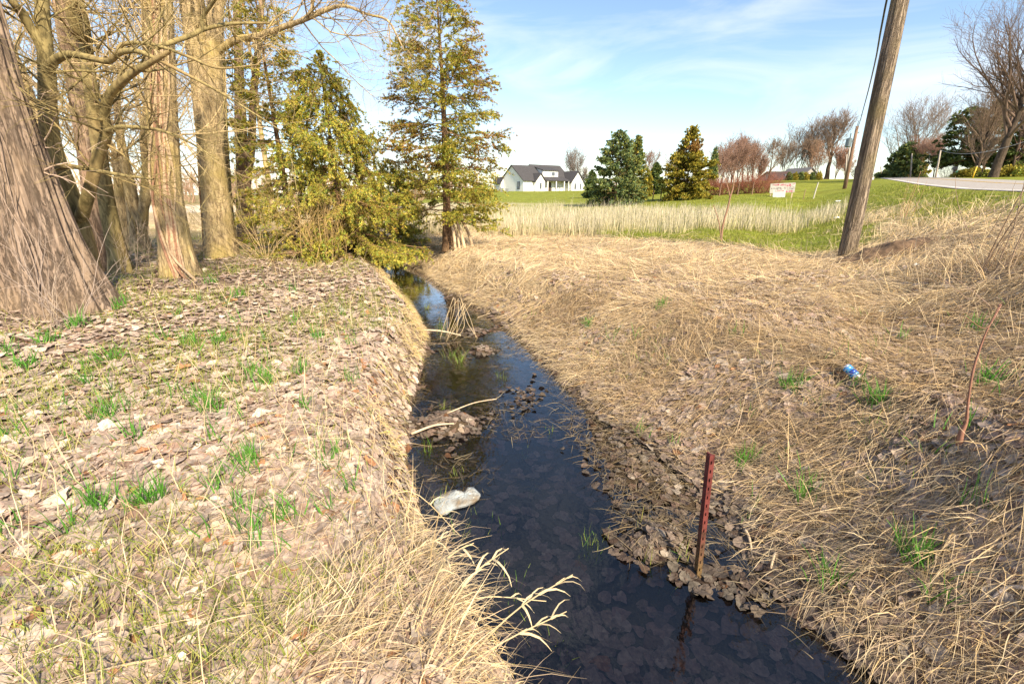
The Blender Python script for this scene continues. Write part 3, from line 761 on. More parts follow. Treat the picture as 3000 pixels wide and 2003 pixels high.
# ------------------------------------------------------------------ trees of the grove on the left
def trunk_mesh(mb, pts, rad, sides=28, n=60, rough=.10, flare=1.5, seed=0, flare_h=.7, lobes=7, col=(.5, .5, .5), ridge=16, gz0=None):
    q = catmull(np.hstack([np.asarray(pts, float), np.asarray(rad, float)[:, None]]), n)
    p = q[:, :3]; r = np.maximum(q[:, 3], .004)
    d = np.concatenate([[0], np.cumsum(np.linalg.norm(np.diff(p, axis=0), axis=1))])
    tan = nrm(np.gradient(p, axis=0)); ref = np.array([0, 1.0, 0.05])
    n1 = nrm(np.cross(tan, ref)); n2 = np.cross(tan, n1)
    th = np.arange(sides) * 2 * np.pi / sides
    TT, DD = np.meshgrid(th, d)
    rg = np.random.default_rng(seed)
    cyc = lambda k, sc, s: noise(np.cos(TT) * k + 50, np.sin(TT) * k + DD * sc + 50, s) * .5 + noise(np.cos(TT) * k + DD * sc * .3 + 90, np.sin(TT) * k + 90, s + 1) * .5
    R = r[:, None] * (1 + rough * 2.2 * (cyc(ridge / 6.0, .9, seed * 3 + 1) - .5) + rough * 1.6 * (cyc(1.2, .7, seed * 3 + 5) - .5) + rough * .8 * np.sin(TT * ridge + 3 * cyc(2, .8, seed + 9)) * (r[:, None] > .05))
    fl = np.exp(-DD / flare_h) * (flare - 1)
    ph = rg.uniform(0, 6.28)
    R = R * (1 + fl * (.75 + .45 * np.sin(TT * lobes + ph + .6 * np.sin(2 * TT))))
    v = p[:, None] + R[..., None] * (np.cos(TT)[..., None] * n1[:, None] + np.sin(TT)[..., None] * n2[:, None])
    i = np.arange(n - 1)[:, None] * sides; k = np.arange(sides)[None]; k2 = (k + 1) % sides
    f = np.stack([i + k, i + k2, i + sides + k2, i + sides + k], -1).reshape(-1, 4)
    mb.add(v.reshape(-1, 3), f, c=list(col)); return p, r

def pxpath(pts, Y):
    """pts: (px,py,width px) or (px,py,width px,Y) -> 3-D points, radii; the thing stands at distance Y"""
    o = []; r = []
    for q in pts:
        yy = q[3] if len(q) > 3 else Y
        p = P(q[0], q[1], yy); o.append(p); r.append(q[2] / 2 / F * yy / ray(q[0], q[1])[1])
    return np.array(o), np.array(r)

def limbset(P1, R1, specs, rg):
    """successive generations of branches; returns list of (P,R)"""
    res = []; src = (P1, R1)
    for sp in specs:
        n = sp.pop('n'); a = grow(src[0], src[1], n, rg=rg, **sp); res.append(a); src = a
    return res

def as_set(lst, n=12):
    Pn = []; R = []
    for p, r in lst:
        q = catmull(np.hstack([p, np.asarray(r)[:, None]]), n); Pn.append(q[:, :3]); R.append(q[:, 3])
    return np.array(Pn), np.array(R)

def grove_tree(label, stems, limbs=(), bark=None, seed=1, twig=(60, 240, 600), twL=((1.0, 2.6), (.5, 1.3), (.2, .6)), flare=1.5, rough=.08, tr0=.35, twc=(.50, .38, .21), group=None, sides=28, up=.05, extra=None, min_r=.0035, rootcut=.05, ang=(35, 75)):
    rg = np.random.default_rng(seed)
    base = stems[0][0][0].copy(); base[2] = gz(base[0], base[1])
    t = thing('bare_tree', label, 'tree', base, group)
    tb = MB(); allp = []
    for k, (p, r) in enumerate(stems):
        p = p.copy()
        if k == 0 or p[0][2] < base[2] + .4: p[0][2] = min(p[0][2], gz(p[0][0], p[0][1])) - .12
        pp, rr = trunk_mesh(tb, p, r, sides, 64, rough, flare if (k == 0 or p[0][2] < base[2] + .2) else 1.0, seed + k, .45 + r[0], 5 + k)
        allp.append((pp, rr))
    tb.build('trunk', bark, t, base, smooth=True)
    bb = MB(); lim = []
    for k, (p, r) in enumerate(limbs):
        q, rr = trunk_mesh(bb, p, r, 14, 44, rough * .7, 1.0, seed + 20 + k, ridge=6); lim.append((q, rr))
    src = as_set(lim + [(a[len(a) // 2:], b[len(a) // 2:]) for a, b in allp], 14) if lim else as_set([(a[int(len(a) * tr0):], b[int(len(a) * tr0):]) for a, b in allp], 14)
    n1, n2, n3 = twig[0], int(twig[1] * 1.5), int(twig[2] * 2.2)
    g1 = grow(*src, n1, (.1, 1), ang, twL[0], 9, .13, up, .35, min_r * 2, .018, .3, rg)
    g2 = grow(*g1, n2, (.15, 1), (25, 65), twL[1], 7, .16, up * .6, .6, min_r * 1.0, .010, .4, rg)
    g3 = grow(*g2, n3, (.2, 1), (25, 70), twL[2], 5, .18, .02, .6, min_r * .65, .005, .5, rg)
    for g, s in ((g1, 5), (g2, 4), (g3, 3)):
        v, f = tubes(g[0], g[1], s); bb.add(v, f, c=list(twc))
    if lim:
        bb2 = bb
    bb.build('branches', bark if lim else M_TWIG, t, base, smooth=True)
    return t, base, allp, rg

def vine(tr, base, path, r, name='vine', col=(.45, .32, .2), mb=None):
    mb.tube(catmull(path, 26), np.interp(np.linspace(0, 1, 26), [0, 1], r), 6, col)

# 1. the great leaning trunk and its upright neighbour
s = pxpath([(222, 915, 190), (196, 850, 165), (150, 720, 132), (98, 560, 116), (48, 400, 104), (0, 240, 96), (-40, 80, 88), (-100, -150, 80)], 5.9)
t, b, ap, rg = grove_tree('massive pinkish grey tree trunk leaning to one side at the edge of the leafy floor', [s], (), M_BARK_GREY, 11, (5, 14, 26), ((.5, 1.1), (.3, .7), (.15, .35)), 1.22, .11, .3, (.42, .31, .24), sides=120)
mv = MB()
p, r = ap[0]
for k in range(5):                                          # hanging vines against its face
    i0 = rg.integers(2, 10); i1 = rg.integers(28, 60); m = np.linspace(i0, i1, 9).astype(int)
    off = rg.uniform(-.9, .9) + np.cumsum(rg.normal(0, .18, 9))
    pts = p[m] + np.stack([np.clip(off, -1.25, 1.25) * r[m], -np.sqrt(np.clip(1.15 - np.clip(off, -1.05, 1.05) ** 2, .05, 2)) * r[m] - .03, 0 * off], 1)
    vine(t, b, pts, (rg.uniform(.004, .011), .003), mb=mv, col=(.27, .20, .155))
mv.build('vine', M_TWIG, t, b, smooth=True)
s = pxpath([(85, 915, 170), (72, 860, 140), (62, 760, 118), (48, 640, 112), (25, 500, 105), (-10, 330, 98), (-50, 100, 90), (-80, -100, 80)], 6.1)
grove_tree('thick upright trunk standing just behind the leaning trunk at the photo edge', [s], (), M_BARK_GREY, 12, (4, 10, 20), ((.5, 1.0), (.3, .6), (.15, .35)), flare=1.2, twc=(.42, .31, .24), sides=56)
# 2. olive barked tree with the long reaching limb
s = pxpath([(272, 880, 66), (255, 800, 66), (232, 700, 66), (205, 610, 66), (178, 520, 56), (152, 430, 46), (140, 320, 43), (139, 230, 41), (134, 165, 38), (128, 80, 34), (122, -20, 32), (115, -200, 28)], 6.9)
lb = [pxpath([(136, 190, 30, 6.9), (118, 130, 26, 6.85), (92, 85, 24, 6.8), (62, 35, 26, 6.7), (35, 5, 20, 6.6), (-10, -50, 16, 6.5)], 6.9),
      pxpath([(140, 205, 30, 6.85), (160, 178, 24, 6.7), (200, 160, 20, 6.6), (258, 168, 18, 6.5), (318, 180, 17, 6.4), (350, 155, 16, 6.3), (400, 150, 14, 6.2), (455, 172, 11, 6.1), (540, 215, 9, 6.0), (640, 268, 7, 5.9), (740, 330, 5, 5.8), (850, 400, 3, 5.7)], 6.9),
      pxpath([(346, 160, 14, 6.3), (356, 132, 12, 6.3), (410, 126, 10, 6.3), (480, 140, 9, 6.3), (560, 170, 8, 6.3), (640, 200, 6, 6.3), (760, 190, 4, 6.3)], 6.9),
      pxpath([(455, 142, 14, 6.3), (500, 125, 13, 6.4), (560, 104, 13, 6.5), (600, 85, 12, 6.6), (680, 70, 9, 6.7), (790, 68, 6, 6.8)], 6.9),
      pxpath([(595, 82, 12, 6.6), (592, 55, 11, 6.6), (615, 20, 10, 6.5), (645, -20, 8, 6.4)], 6.9),
      pxpath([(238, 640, 34, 6.8), (262, 560, 32, 6.7), (285, 470, 31, 6.7), (312, 390, 28, 6.6), (306, 340, 24, 6.5), (318, 285, 24, 6.4), (345, 250, 23, 6.3), (392, 212, 19, 6.2), (440, 185, 15, 6.1), (500, 150, 10, 6.0)], 6.9),
      pxpath([(316, 384, 16, 6.5), (350, 372, 12, 6.3), (420, 375, 10, 6.2), (480, 385, 8, 6.1), (560, 420, 6, 6.0), (640, 470, 4, 5.9)], 6.9),
      pxpath([(165, 492, 18, 6.6), (210, 488, 14, 6.4), (280, 500, 12, 6.3), (370, 515, 9, 6.2), (450, 525, 6, 6.1)], 6.9)]
grove_tree('olive brown tree with a long crooked limb reaching across the other trunks', [s], lb, M_BARK_OLIVE, 13, (70, 230, 620), ((.5, 1.5), (.35, .9), (.15, .45)), 1.3, .035, twc=(.40, .29, .14), min_r=.003, up=.0)
# 3. pale peeling trunk
s = pxpath([(292, 800, 62), (288, 700, 55), (272, 560, 52), (252, 420, 50), (230, 280, 48), (205, 150, 46), (180, 0, 40), (160, -150, 36)], 9.2)
grove_tree('pale pinkish tree with peeling bark between the olive trees', [s], (), M_BARK_PINK, 14, (24, 110, 300), flare=1.3, twc=(.45, .33, .2))
# 4. slender olive trunk leaning back
s = pxpath([(356, 805, 52), (345, 740, 44), (318, 620, 40), (296, 480, 37), (276, 340, 34), (262, 230, 33), (246, 90, 31), (222, -20, 30), (200, -160, 26)], 8.6)
lb = [pxpath([(248, 110, 24, 8.5), (225, 90, 22, 8.3), (205, 30, 22, 8.2), (240, -30, 22, 8.2)], 8.6)]
grove_tree('slender greenish trunk leaning back in front of the peeling tree', [s], lb, M_BARK_OLIVE, 15, (26, 120, 350), ((.7, 1.8), (.4, 1.0), (.2, .5)), flare=1.4, rough=.05)
# 5. the straight trunk hung with vines
s = pxpath([(535, 812, 108), (522, 760, 86), (506, 670, 78), (490, 560, 76), (480, 420, 75), (470, 260, 76), (464, 100, 76), (460, -20, 74), (452, -200, 68)], 8.5)
t, b, ap, rg = grove_tree('straight furrowed trunk with thick vines climbing one side', [s], (), M_BARK_GOLD, 16, (30, 130, 400), flare=1.08, rough=.06, sides=64, twc=(.45, .34, .18))
p, r = ap[0]; mv = MB()
for k in range(12):
    m = np.linspace(1, rg.integers(34, 63), 10).astype(int)
    off = rg.uniform(.1, .95) + np.cumsum(rg.normal(0, .10, 10)); off = np.clip(off, -.5, 1.0); 
    if k < 2: off = np.array([.5, .2, -.2, -.45, -.4, .1, .4, .55, .6, .6])[:10] * (1 if k else .8)
    pts = p[m] + np.stack([off * r[m] * 1.06, -np.sqrt(np.clip(1.15 - off ** 2, .03, 2)) * r[m] - .015, 0 * off], 1)
    if k in (3, 4, 5): pts[0] += np.array([.18 + .06 * k, -.1, -.05])
    vine(t, b, pts, (rg.uniform(.016, .028), .012), mb=mv, col=(.50, .36, .23) if k % 3 else (.34, .19, .12))
mv.build('vine', M_TWIG, t, b, smooth=True)
# 6. the golden double trunk
s1 = pxpath([(652, 755, 92), (645, 700, 76), (634, 600, 70), (620, 470, 66), (604, 320, 64), (585, 170, 62), (562, 0, 60), (545, -150, 54)], 11.2)
s2 = pxpath([(628, 480, 40), (632, 380, 44), (628, 260, 44), (626, 140, 42), (634, 0, 42), (640, -150, 38)], 11.2)
lb = [pxpath([(640, 150, 22, 11.2), (690, 118, 20, 11.1), (760, 105, 17, 11.0), (830, 80, 15, 10.9), (900, 55, 13, 10.8), (960, 28, 12, 10.7), (1010, 18, 9, 10.6), (1075, 42, 7, 10.5), (1135, 60, 6, 10.4), (1165, 110, 5, 10.3), (1185, 150, 4, 10.3)], 11),
      pxpath([(1000, 22, 7, 10.6), (1010, -10, 6, 10.6), (1005, -60, 6, 10.6)], 11),
      pxpath([(850, 78, 10, 10.9), (905, 40, 8, 10.9), (920, -10, 7, 10.9)], 11)]
grove_tree('golden pale double trunk with one bough arching out over the spruces', [s1, s2], lb, M_BARK_GOLD, 17, (70, 300, 900), ((.8, 2.2), (.5, 1.2), (.2, .6)), flare=1.1, rough=.05, twc=(.46, .34, .18))
# 7. further trunks, each its own
def simple(label, pts, Y, bark, seed, twig=(22, 90, 240), flare=1.35, **k):
    return grove_tree(label, [pxpath(p, Y) for p in pts], (), bark, seed, twig, flare=flare, sides=20, min_r=.0045, **k)
simple('pale thin tree with stacked forks beside the dense spruce', [[(722, 700, 46), (716, 600, 40), (710, 480, 34), (704, 340, 30), (700, 190, 24), (694, 0, 22), (690, -150, 18)], [(718, 560, 26), (736, 440, 22), (742, 300, 20), (758, 130, 17), (770, -40, 14)]], 14.5, M_BARK_PINK, 18)
simple('straight yellowish trunk partly hidden behind the golden double trunk', [[(672, 720, 40), (664, 600, 32), (656, 450, 30), (648, 300, 30), (640, 100, 28), (634, -100, 26)]], 13.6, M_BARK_GOLD, 19)
simple('dark slim trunk tucked against the golden double trunk', [[(610, 760, 24), (600, 650, 17), (590, 540, 15), (584, 420, 13), (580, 250, 11)]], 12.2, M_BARK_SPRUCE, 20, (10, 30, 60))
simple('low golden tree splitting into many stems near the ground', [[(412, 726, 50), (400, 660, 40), (388, 590, 34), (372, 500, 28), (352, 400, 22), (345, 300, 16), (352, 200, 10)], [(396, 700, 34), (420, 610, 26), (428, 500, 22), (420, 400, 18), (432, 290, 12)], [(382, 726, 44), (366, 660, 34), (352, 590, 26), (345, 500, 20), (330, 420, 12)], [(412, 640, 26), (440, 560, 18), (470, 510, 14), (500, 470, 10)]], 12.5, M_BARK_GOLD, 21, (60, 260, 700), ang=(25, 60))
simple('pale leaning stem rising behind the leaning trunk', [[(190, 690, 44), (165, 560, 40), (120, 400, 36), (70, 250, 32), (20, 130, 28), (-40, 0, 24)]], 9.6, M_BARK_GOLD, 22)
simple('shaggy brown trunk in shade behind the slender greenish trunk', [[(312, 760, 74), (300, 690, 62), (285, 600, 56), (270, 480, 50), (262, 340, 44)]], 10.2, M_BARK_GREY, 23, (18, 60, 160))
rg0 = np.random.default_rng(5)
GR = 'thin bare trees deep in the grove'
for k, px in enumerate([120, 300, 440, 690, 800]):
    Y = rg0.uniform(17, 30); g = gp(px, Y); b0 = np.array([g[0], g[1], g[2]]); h = rg0.uniform(9, 14); r0 = rg0.uniform(.09, .17)
    lean = rg0.normal(0, .05, 2); m = np.linspace(0, 1, 7)[:, None]
    pts = b0 + m * np.array([lean[0] * h, lean[1] * h, h]) + np.sin(m * 4 + k) * np.array([.12, 0, 0])
    grove_tree('thin bare tree far back in the grove, one of a loose crowd', [(pts, r0 * np.linspace(1, .25, 7))], (), [M_BARK_GOLD, M_BARK_PINK][k % 2], 40 + k, (12, 50, 110), ((1.2, 2.8), (.6, 1.5), (.3, .8)), 1.3, .04, .25, (.44, .32, .2), GR, 10, .12, min_r=.006)

# twiggy scrub between the golden trunk and the spruce
def shrub(label, px, Y, H, W, n, col, seed, name='shrub', cat='shrub', r=.006, group=None, base=None, up=.03, tw=(4, 10), sp=.5, tl=(.25, .6)):
    rg = np.random.default_rng(seed); b = gp(px, Y) if base is None else np.asarray(base, float)
    N = 9; out = np.zeros((n, N, 3)); a = rg.uniform(0, 6.283, n); rad = np.abs(rg.normal(0, W * .18, n))
    out[:, 0] = b + np.stack([rad * np.cos(a), rad * np.sin(a), np.full(n, -.03)], 1)
    d = nrm(np.stack([np.cos(a) * sp * rg.uniform(.2, 1.3, n), np.sin(a) * sp * rg.uniform(.2, 1.3, n), np.ones(n)], 1)); L = H * rg.uniform(.6, 1.1, n)
    for k in range(1, N):
        d = nrm(d + .13 * rg.normal(size=(n, 3)) + np.array([0, 0, up])); out[:, k] = out[:, k - 1] + d * (L / (N - 1))[:, None]
    R = r * rg.uniform(.7, 1.4, n)[:, None] * np.linspace(1, .35, N)[None]
    g2 = grow(out, R, n * tw[0], (.25, 1), (20, 60), (H * tl[0], H * tl[1]), 6, .16, up * .5, .6, r * .35, r, .3, rg)
    g3 = grow(*g2, n * tw[1], (.2, 1), (20, 60), (H * tl[0] * .4, H * tl[1] * .5), 4, .16, .02, .6, r * .25, r, .3, rg)
    t = thing(name, label, cat, b, group)
    mb = MB(); v, f = tubes(out, R, 5); mb.add(v, f, c=np.array(col) * .85); mb.build('stems', M_TWIG, t, b, smooth=True)
    mb = MB()
    for g in (g2, g3):
        v, f = tubes(g[0], g[1], 3); mb.add(v, f, c=np.array(col) * rg.uniform(.85, 1.15))
    mb.build('twigs', M_TWIG, t, b, smooth=True)
    return t
shrub('tangle of leafless tan scrub at the foot of the golden double trunk', 745, 11.0, 1.9, 1.6, 26, (.46, .34, .17), 71, r=.007, up=-.06, sp=1.0)
shrub('straw coloured brush growing through the skirt of the dense spruce', 920, 10.4, 1.6, 1.6, 30, (.50, .34, .15), 72, r=.006, up=.02, sp=.4)
shrub('low twiggy bush beside the slender greenish trunk', 300, 8.4, 1.0, 1.0, 12, (.45, .35, .27), 73, r=.005, sp=.9)
shrub('grey twigs sprouting in front of the leaning trunk', 110, 5.2, 1.3, .9, 9, (.38, .30, .25), 74, r=.0045, sp=.8, tw=(3, 4))
shrub('brush of thin shoots at the base of the upright trunk', 20, 5.0, .9, .6, 8, (.46, .36, .28), 75, r=.004, sp=.7, tw=(3, 5))

# ------------------------------------------------------------------ conifers
NEED = {'olive': np.array([[.30, .31, .045], [.40, .36, .055], [.48, .38, .07], [.21, .28, .055]]),
        'dark': np.array([[.085, .125, .035], [.11, .15, .045], [.15, .17, .035], [.065, .10, .03]]),
        'blue': np.array([[.13, .18, .075], [.17, .21, .07], [.22, .22, .05], [.10, .15, .06]]),
        'gold': np.array([[.25, .22, .03], [.32, .25, .03], [.19, .19, .03], [.28, .21, .03]]),
        'brown': np.array([[.32, .17, .045], [.24, .13, .04], [.20, .14, .04]])}
def conifer(label, base, H, rad, seed, pal='olive', nb=90, shoots=9000, prof=None, ns=.09, nw=.016, low=.06, droop=.5, r0=.1, brown=0., brown_zone=(.0, 1.), sparse=0., stems=1, name='spruce_tree', trunk_mat=None, up=.35, k=4, lean=(0, 0), yell=0., hang=0., spread=.7):
    rg = np.random.default_rng(seed); base = np.asarray(base, float)
    t = thing(name, label, 'tree', base)
    m = np.linspace(0, 1, 14)
    tp = base + np.stack([lean[0] * m * H + .02 * H * np.sin(m * 5 + seed) * m * .4, lean[1] * m * H, m * H - .05], 1)
    tb = MB(); trunk_mesh(tb, tp, r0 * (1 - .95 * m), 14, 40, .06, 1.25, seed, .35)
    for q in range(1, stems):
        a = q * 2.2; b2 = base + np.array([math.cos(a) * .22, math.sin(a) * .22, 0]); mm = np.linspace(0, 1, 8)
        pt = b2 + np.stack([.05 * mm * H * .4, 0 * mm, mm * H * .45 - .05], 1); trunk_mesh(tb, pt, r0 * .62 * (1 - .8 * mm), 10, 24, .06, 1.2, seed + q, .3)
    tb.build('trunk', trunk_mat or M_BARK_SPRUCE, t, base, smooth=True)
    prof = prof or (lambda h: (1 - h) ** .85 * (1 - .25 * np.exp(-h / .07)))
    h = low + (1 - low) * ((np.arange(nb) + rg.random(nb)) / nb) ** 1.12; h = np.clip(h, low, .99)
    az = np.arange(nb) * 2.39996 + rg.normal(0, .3, nb)
    L = rad * prof(h) * rg.uniform(.62, 1.12, nb) + .03 * H * (1 - h)
    N = 8; out = np.zeros((nb, N, 3))
    f = h * 13; i = np.minimum(f.astype(int), 12); fr = (f - i)[:, None]
    out[:, 0] = tp[i] * (1 - fr) + tp[i + 1] * fr
    el = np.interp(h, [0, .3, .7, 1], [-.15, .10, .45, .9]) * up / .35 + rg.normal(0, .12, nb)
    d = np.stack([np.cos(az) * np.cos(el), np.sin(az) * np.cos(el), np.sin(el)], 1)
    dr = droop * np.interp(h, [0, .5, 1], [1, .7, .2])
    for q in range(1, N):
        bend = (-.14 * dr * (1 if q < 4 else -.55))
        d = nrm(d + np.stack([rg.normal(0, .05, nb), rg.normal(0, .05, nb), bend + rg.normal(0, .03, nb)], 1)); out[:, q] = out[:, q - 1] + d * (L / (N - 1))[:, None]
    out[:, :, 2] = np.maximum(out[:, :, 2], base[2] + .04 + .12 * rg.random((nb, 1)))
    R = np.clip(L * .011, .004, .05)[:, None] * np.linspace(1, .25, N)[None]
    def flat(g, k_):
        z0 = g[0][:, :1, 2]; s_ = np.linspace(0, 1, g[0].shape[1])[None]
        g[0][:, :, 2] = z0 + (g[0][:, :, 2] - z0) * k_ - (hang + .04) * s_ * .3
        return g
    g2 = grow(out, R, nb * 12, (.18, 1), (30, 62), (rad * .12, rad * .34), 5, .1, -.10 - hang, .55, .003, .02, .3, rg, .9)
    g2 = flat(g2, .35)
    g3 = grow(*g2, nb * 30, (.2, 1), (25, 60), (rad * .05, rad * .16), 4, .1, -.1 - hang, .6, .002, .01, .3, rg)
    g3 = flat(g3, .6)
    mb = MB()
    for g, sd in ((( out, R), 5), (g2, 3), (g3, 3)):
        v, fc = tubes(g[0], g[1], sd); mb.add(v, fc, c=[.24, .15, .075])
    mb.build('branches', M_TWIG, t, base, smooth=True)
    # needles in sprays along the twigs
    pos = []; dirs = []; hh = []
    for g, frac, t0 in ((g3, .55, .1), (g2, .35, .25), ((out, R), .10, .45)):
        n = int(shoots * frac); Q = g[0]; M_, K_, _ = Q.shape
        idx = rg.integers(M_, size=n); tt = rg.uniform(t0, 1, n) * (K_ - 1); ii = np.minimum(tt.astype(int), K_ - 2); fr = (tt - ii)[:, None]
        pos.append(Q[idx, ii] * (1 - fr) + Q[idx, ii + 1] * fr); dirs.append(nrm(Q[idx, ii + 1] - Q[idx, ii]))
    pos = np.vstack(pos); dirs = np.vstack(dirs); n = len(pos)
    hr = (pos[:, 2] - base[2]) / H
    if sparse:
        keep = fbm(pos[:, 0] * 8 / rad + 9, pos[:, 2] * 13 / rad + pos[:, 1] * 5 / rad, seed, 2) > sparse
        pos, dirs, hr = pos[keep], dirs[keep], hr[keep]; n = len(pos)
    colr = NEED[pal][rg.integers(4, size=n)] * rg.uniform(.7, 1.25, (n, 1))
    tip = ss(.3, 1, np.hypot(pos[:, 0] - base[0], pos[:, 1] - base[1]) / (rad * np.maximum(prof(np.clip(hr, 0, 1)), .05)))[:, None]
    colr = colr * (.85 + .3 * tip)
    if yell: 
        yk = (rg.random(n) < yell)[:, None]; colr = np.where(yk, NEED['gold'][rg.integers(4, size=n)] * 1.3, colr)
    if brown:
        bk = ((rg.random(n) < brown * 2 * ss(.4, .6, fbm(pos[:, 0] * 1.4, pos[:, 2] * 1.4, seed + 3))) & (hr > brown_zone[0]) & (hr < brown_zone[1]))[:, None]
        colr = np.where(bk, NEED['brown'][rg.integers(3, size=n)] * rg.uniform(.9, 1.5, (n, 1)), colr)
    V = []; Cc = []
    for q in range(k):
        dd = nrm(dirs + spread * rg.normal(size=(n, 3)) + np.array([0, 0, .12])); s = nrm(np.cross(dd, rg.normal(size=(n, 3))))
        ll = (ns * rg.uniform(.6, 1.25, n))[:, None]; ww = nw * rg.uniform(.7, 1.3, n)[:, None]
        V.append(np.stack([pos - .1 * ll * dd, pos + dd * ll * .45 + s * ww, pos + dd * ll, pos + dd * ll * .45 - s * ww], 1)); Cc.append(np.repeat(colr[:, None] * rg.uniform(.85, 1.15, (n, 1, 1)), 4, 1))
    V = np.concatenate(V); Cc = np.concatenate(Cc)
    f = np.arange(len(V))[:, None] * 4 + np.arange(4)[None]
    MB().add(V.reshape(-1, 3), f, c=Cc.reshape(-1, 3)).build('foliage', M_NEEDLE, t, base)
    return t

# the two spruces by the stream, and the thin one behind
b = at(1314, 728)
pr2 = lambda h: (1 - h) ** .8 * np.interp(h, [0, .07, .2, .35, .6, 1], [.25, .42, .68, .92, 1.05, 1])
conifer('tall narrow spruce with rusty tips standing on the stream bank with logs at its foot', b, 6.7, 2.35, 81, 'olive', 135, 46000, pr2, .062, .0065, .12, .35, .115, .30, (.3, .97), .27, 3, yell=.3, up=.30, k=5, spread=.5)
b = gp(985, 11.9)
pr1 = lambda h: np.interp(h, [0, .1, .3, .5, .75, 1], [.85, 1.0, .82, .62, .34, .0])
conifer('dense drooping spruce with branches sweeping down to the ground beside the stream', b, 4.6, 2.1, 82, 'olive', 150, 54000, pr1, .066, .0068, .03, .9, .10, .06, (0, 1), .27, 1, yell=.25, hang=.3, k=5, spread=.5)
b = gp(835, 13.2)
pr3 = lambda h: np.interp(h, [0, .1, .35, .6, .8, 1], [.8, 1.0, .9, .6, .35, .05])
conifer('thin taller spruce with dark lower boughs behind the dense spruce', b, 6.9, 1.75, 83, 'olive', 110, 26000, pr3, .07, .0075, .05, .5, .09, .06, (.5, 1), .38, 1, yell=.35, k=5, spread=.5)
conifer('small spruce filling the gap between the two stream spruces', gp(1140, 14.8), 2.9, 1.6, 84, 'olive', 90, 20000, None, .07, .007, .03, .7, .06, .05, (0, 1), .28, 1, yell=.3)

# logs leaning on the narrow spruce
M_LOG = m_plain('bare_log', (.58, .42, .26), .7, .25, 5, bump=.3, stretch=(3, 3, .6))
G = 'logs leaning at the foot of the narrow spruce'
for lab, q, tp_, r in (('bleached log leaning against the narrow spruce, whitest of the set', (1362, 728), (1335, 640), .045), ('tan log leaning against the narrow spruce, farthest out from the trunk', (1386, 722), (1352, 640), .04), ('slim log leaning close to the trunk of the narrow spruce', (1334, 732), (1322, 655), .04), ('short grey log propped between the other logs at the narrow spruce', (1347, 727), (1326, 650), .032)):
    p0 = at(*q); p1 = P(tp_[0], tp_[1], p0[1] + .15)
    pts = catmull([p0 - [0, 0, .05], (p0 + p1) / 2 + [.02, 0, 0], p1], 9)
    o = MB().tube(pts, r * np.linspace(1.1, .8, 9), 10).build('log', M_LOG, None, p0, smooth=True); tag(o, lab, 'log', G)

# ------------------------------------------------------------------ the utility poles and their wire
def wood_pole(label, base, top_px, top_r, H, r0, mat, seed, lean=(0, 0)):
    pass
b = at(2482, 748)
tp = P(2652, -70, b[1] + .25); dirp = (tp - b) / np.linalg.norm(tp - b)
top = b + dirp * 9.2
t = thing('utility_pole', 'weathered wooden utility pole leaning at the foot of the road bank, by far the largest', 'pole', b, 'utility poles beside the road')
mb = MB(); m = np.linspace(0, 1, 20)[:, None]
trunk_mesh(mb, b + (top - b) * m + np.array([0, 0, -.12]) * (1 - m), np.linspace(.152, .108, 20), 64, 120, .030, 1.06, 3, .5, 5, ridge=22)
mb.build('shaft', M_POLE, t, b, smooth=True)
mb = MB(); p = b + (top - b) * .16 + np.array([.14, -.06, 0]); mb.box(p, (.03, .03, .05), [.7, .68, .62]); mb.build('metal_tag', m_plain('pole_tag', (.65, .63, .58), .5), t, b)
M_POLE2 = m_plain('far_pole_wood', (.20, .12, .08), .85, .3, 3, stretch=(4, 4, .4))
M_POLE3 = m_plain('pale_pole_wood', (.44, .38, .32), .85, .2, 3, stretch=(4, 4, .4))
M_GREYMETAL = m_plain('grey_metal', (.16, .19, .20), .45, .1, 4, .6)
def far_pole(label, px, row_top, Y, r, mat, transformer=False, arm=False, lean=0, pxtop=None):
    g = gp(px, Y); tpz = P(px, row_top, Y)[2]; 
    tpx = P(pxtop or px, row_top, Y)[0]
    t = thing('utility_pole', label, 'pole', g, 'utility poles beside the road')
    top = np.array([tpx, Y, tpz])
    mb = MB(); mb.tube(np.array([g - [0, 0, .3], (g + top) / 2, top]), [r, r * .85, r * .7], 10); mb.build('shaft', mat, t, g, smooth=True)
    if transformer:
        c = top + np.array([-.55, -.1, -1.35]); mb = MB(); mb.tube(np.array([c + [0, 0, -.42], c + [0, 0, -.36], c + [0, 0, .3], c + [0, 0, .38]]), [.16, .24, .24, .1], 14); mb.tube([c + [.05, 0, .36], c + [.05, 0, .75]], .05, 8); mb.box(c + [.35, .05, .1], (.3, .06, .06)); mb.build('transformer', M_GREYMETAL, t, g)
        mb = MB(); mb.tube([top + [0, 0, -.02], top + [0, 0, .42]], .03, 6); mb.build('insulator', M_GREYMETAL, t, g); mb = MB(); mb.tube([top + [.1, 0, -.6], top + [.28, 0, -.5]], .05, 6); mb.build('bracket', M_GREYMETAL, t, g)
    return top
tA = far_pole('dark utility pole carrying a transformer on the lawn beyond the large leaning pole', 2474, 370, 45, .17, M_POLE2, True, pxtop=2512)
tB = far_pole('thin utility pole just behind the pole with the transformer', 2474, 430, 64, .12, M_POLE3, pxtop=2490)
tC = far_pole('faintest utility pole, small and pale, behind the transformer pole', 2471, 452, 78, .11, M_POLE3, pxtop=2481)
far_pole('pale slanted utility pole before the dark roadside spruces', 2660, 450, 88, .13, M_POLE3, pxtop=2672)
tR = far_pole('pale utility pole leaning hard beside the mailbox', 2732, 440, 72, .13, M_POLE3, pxtop=2756)
far_pole('short dark pole at the end of the road over the crest', 2578, 488, 100, .09, M_POLE2, pxtop=2580)
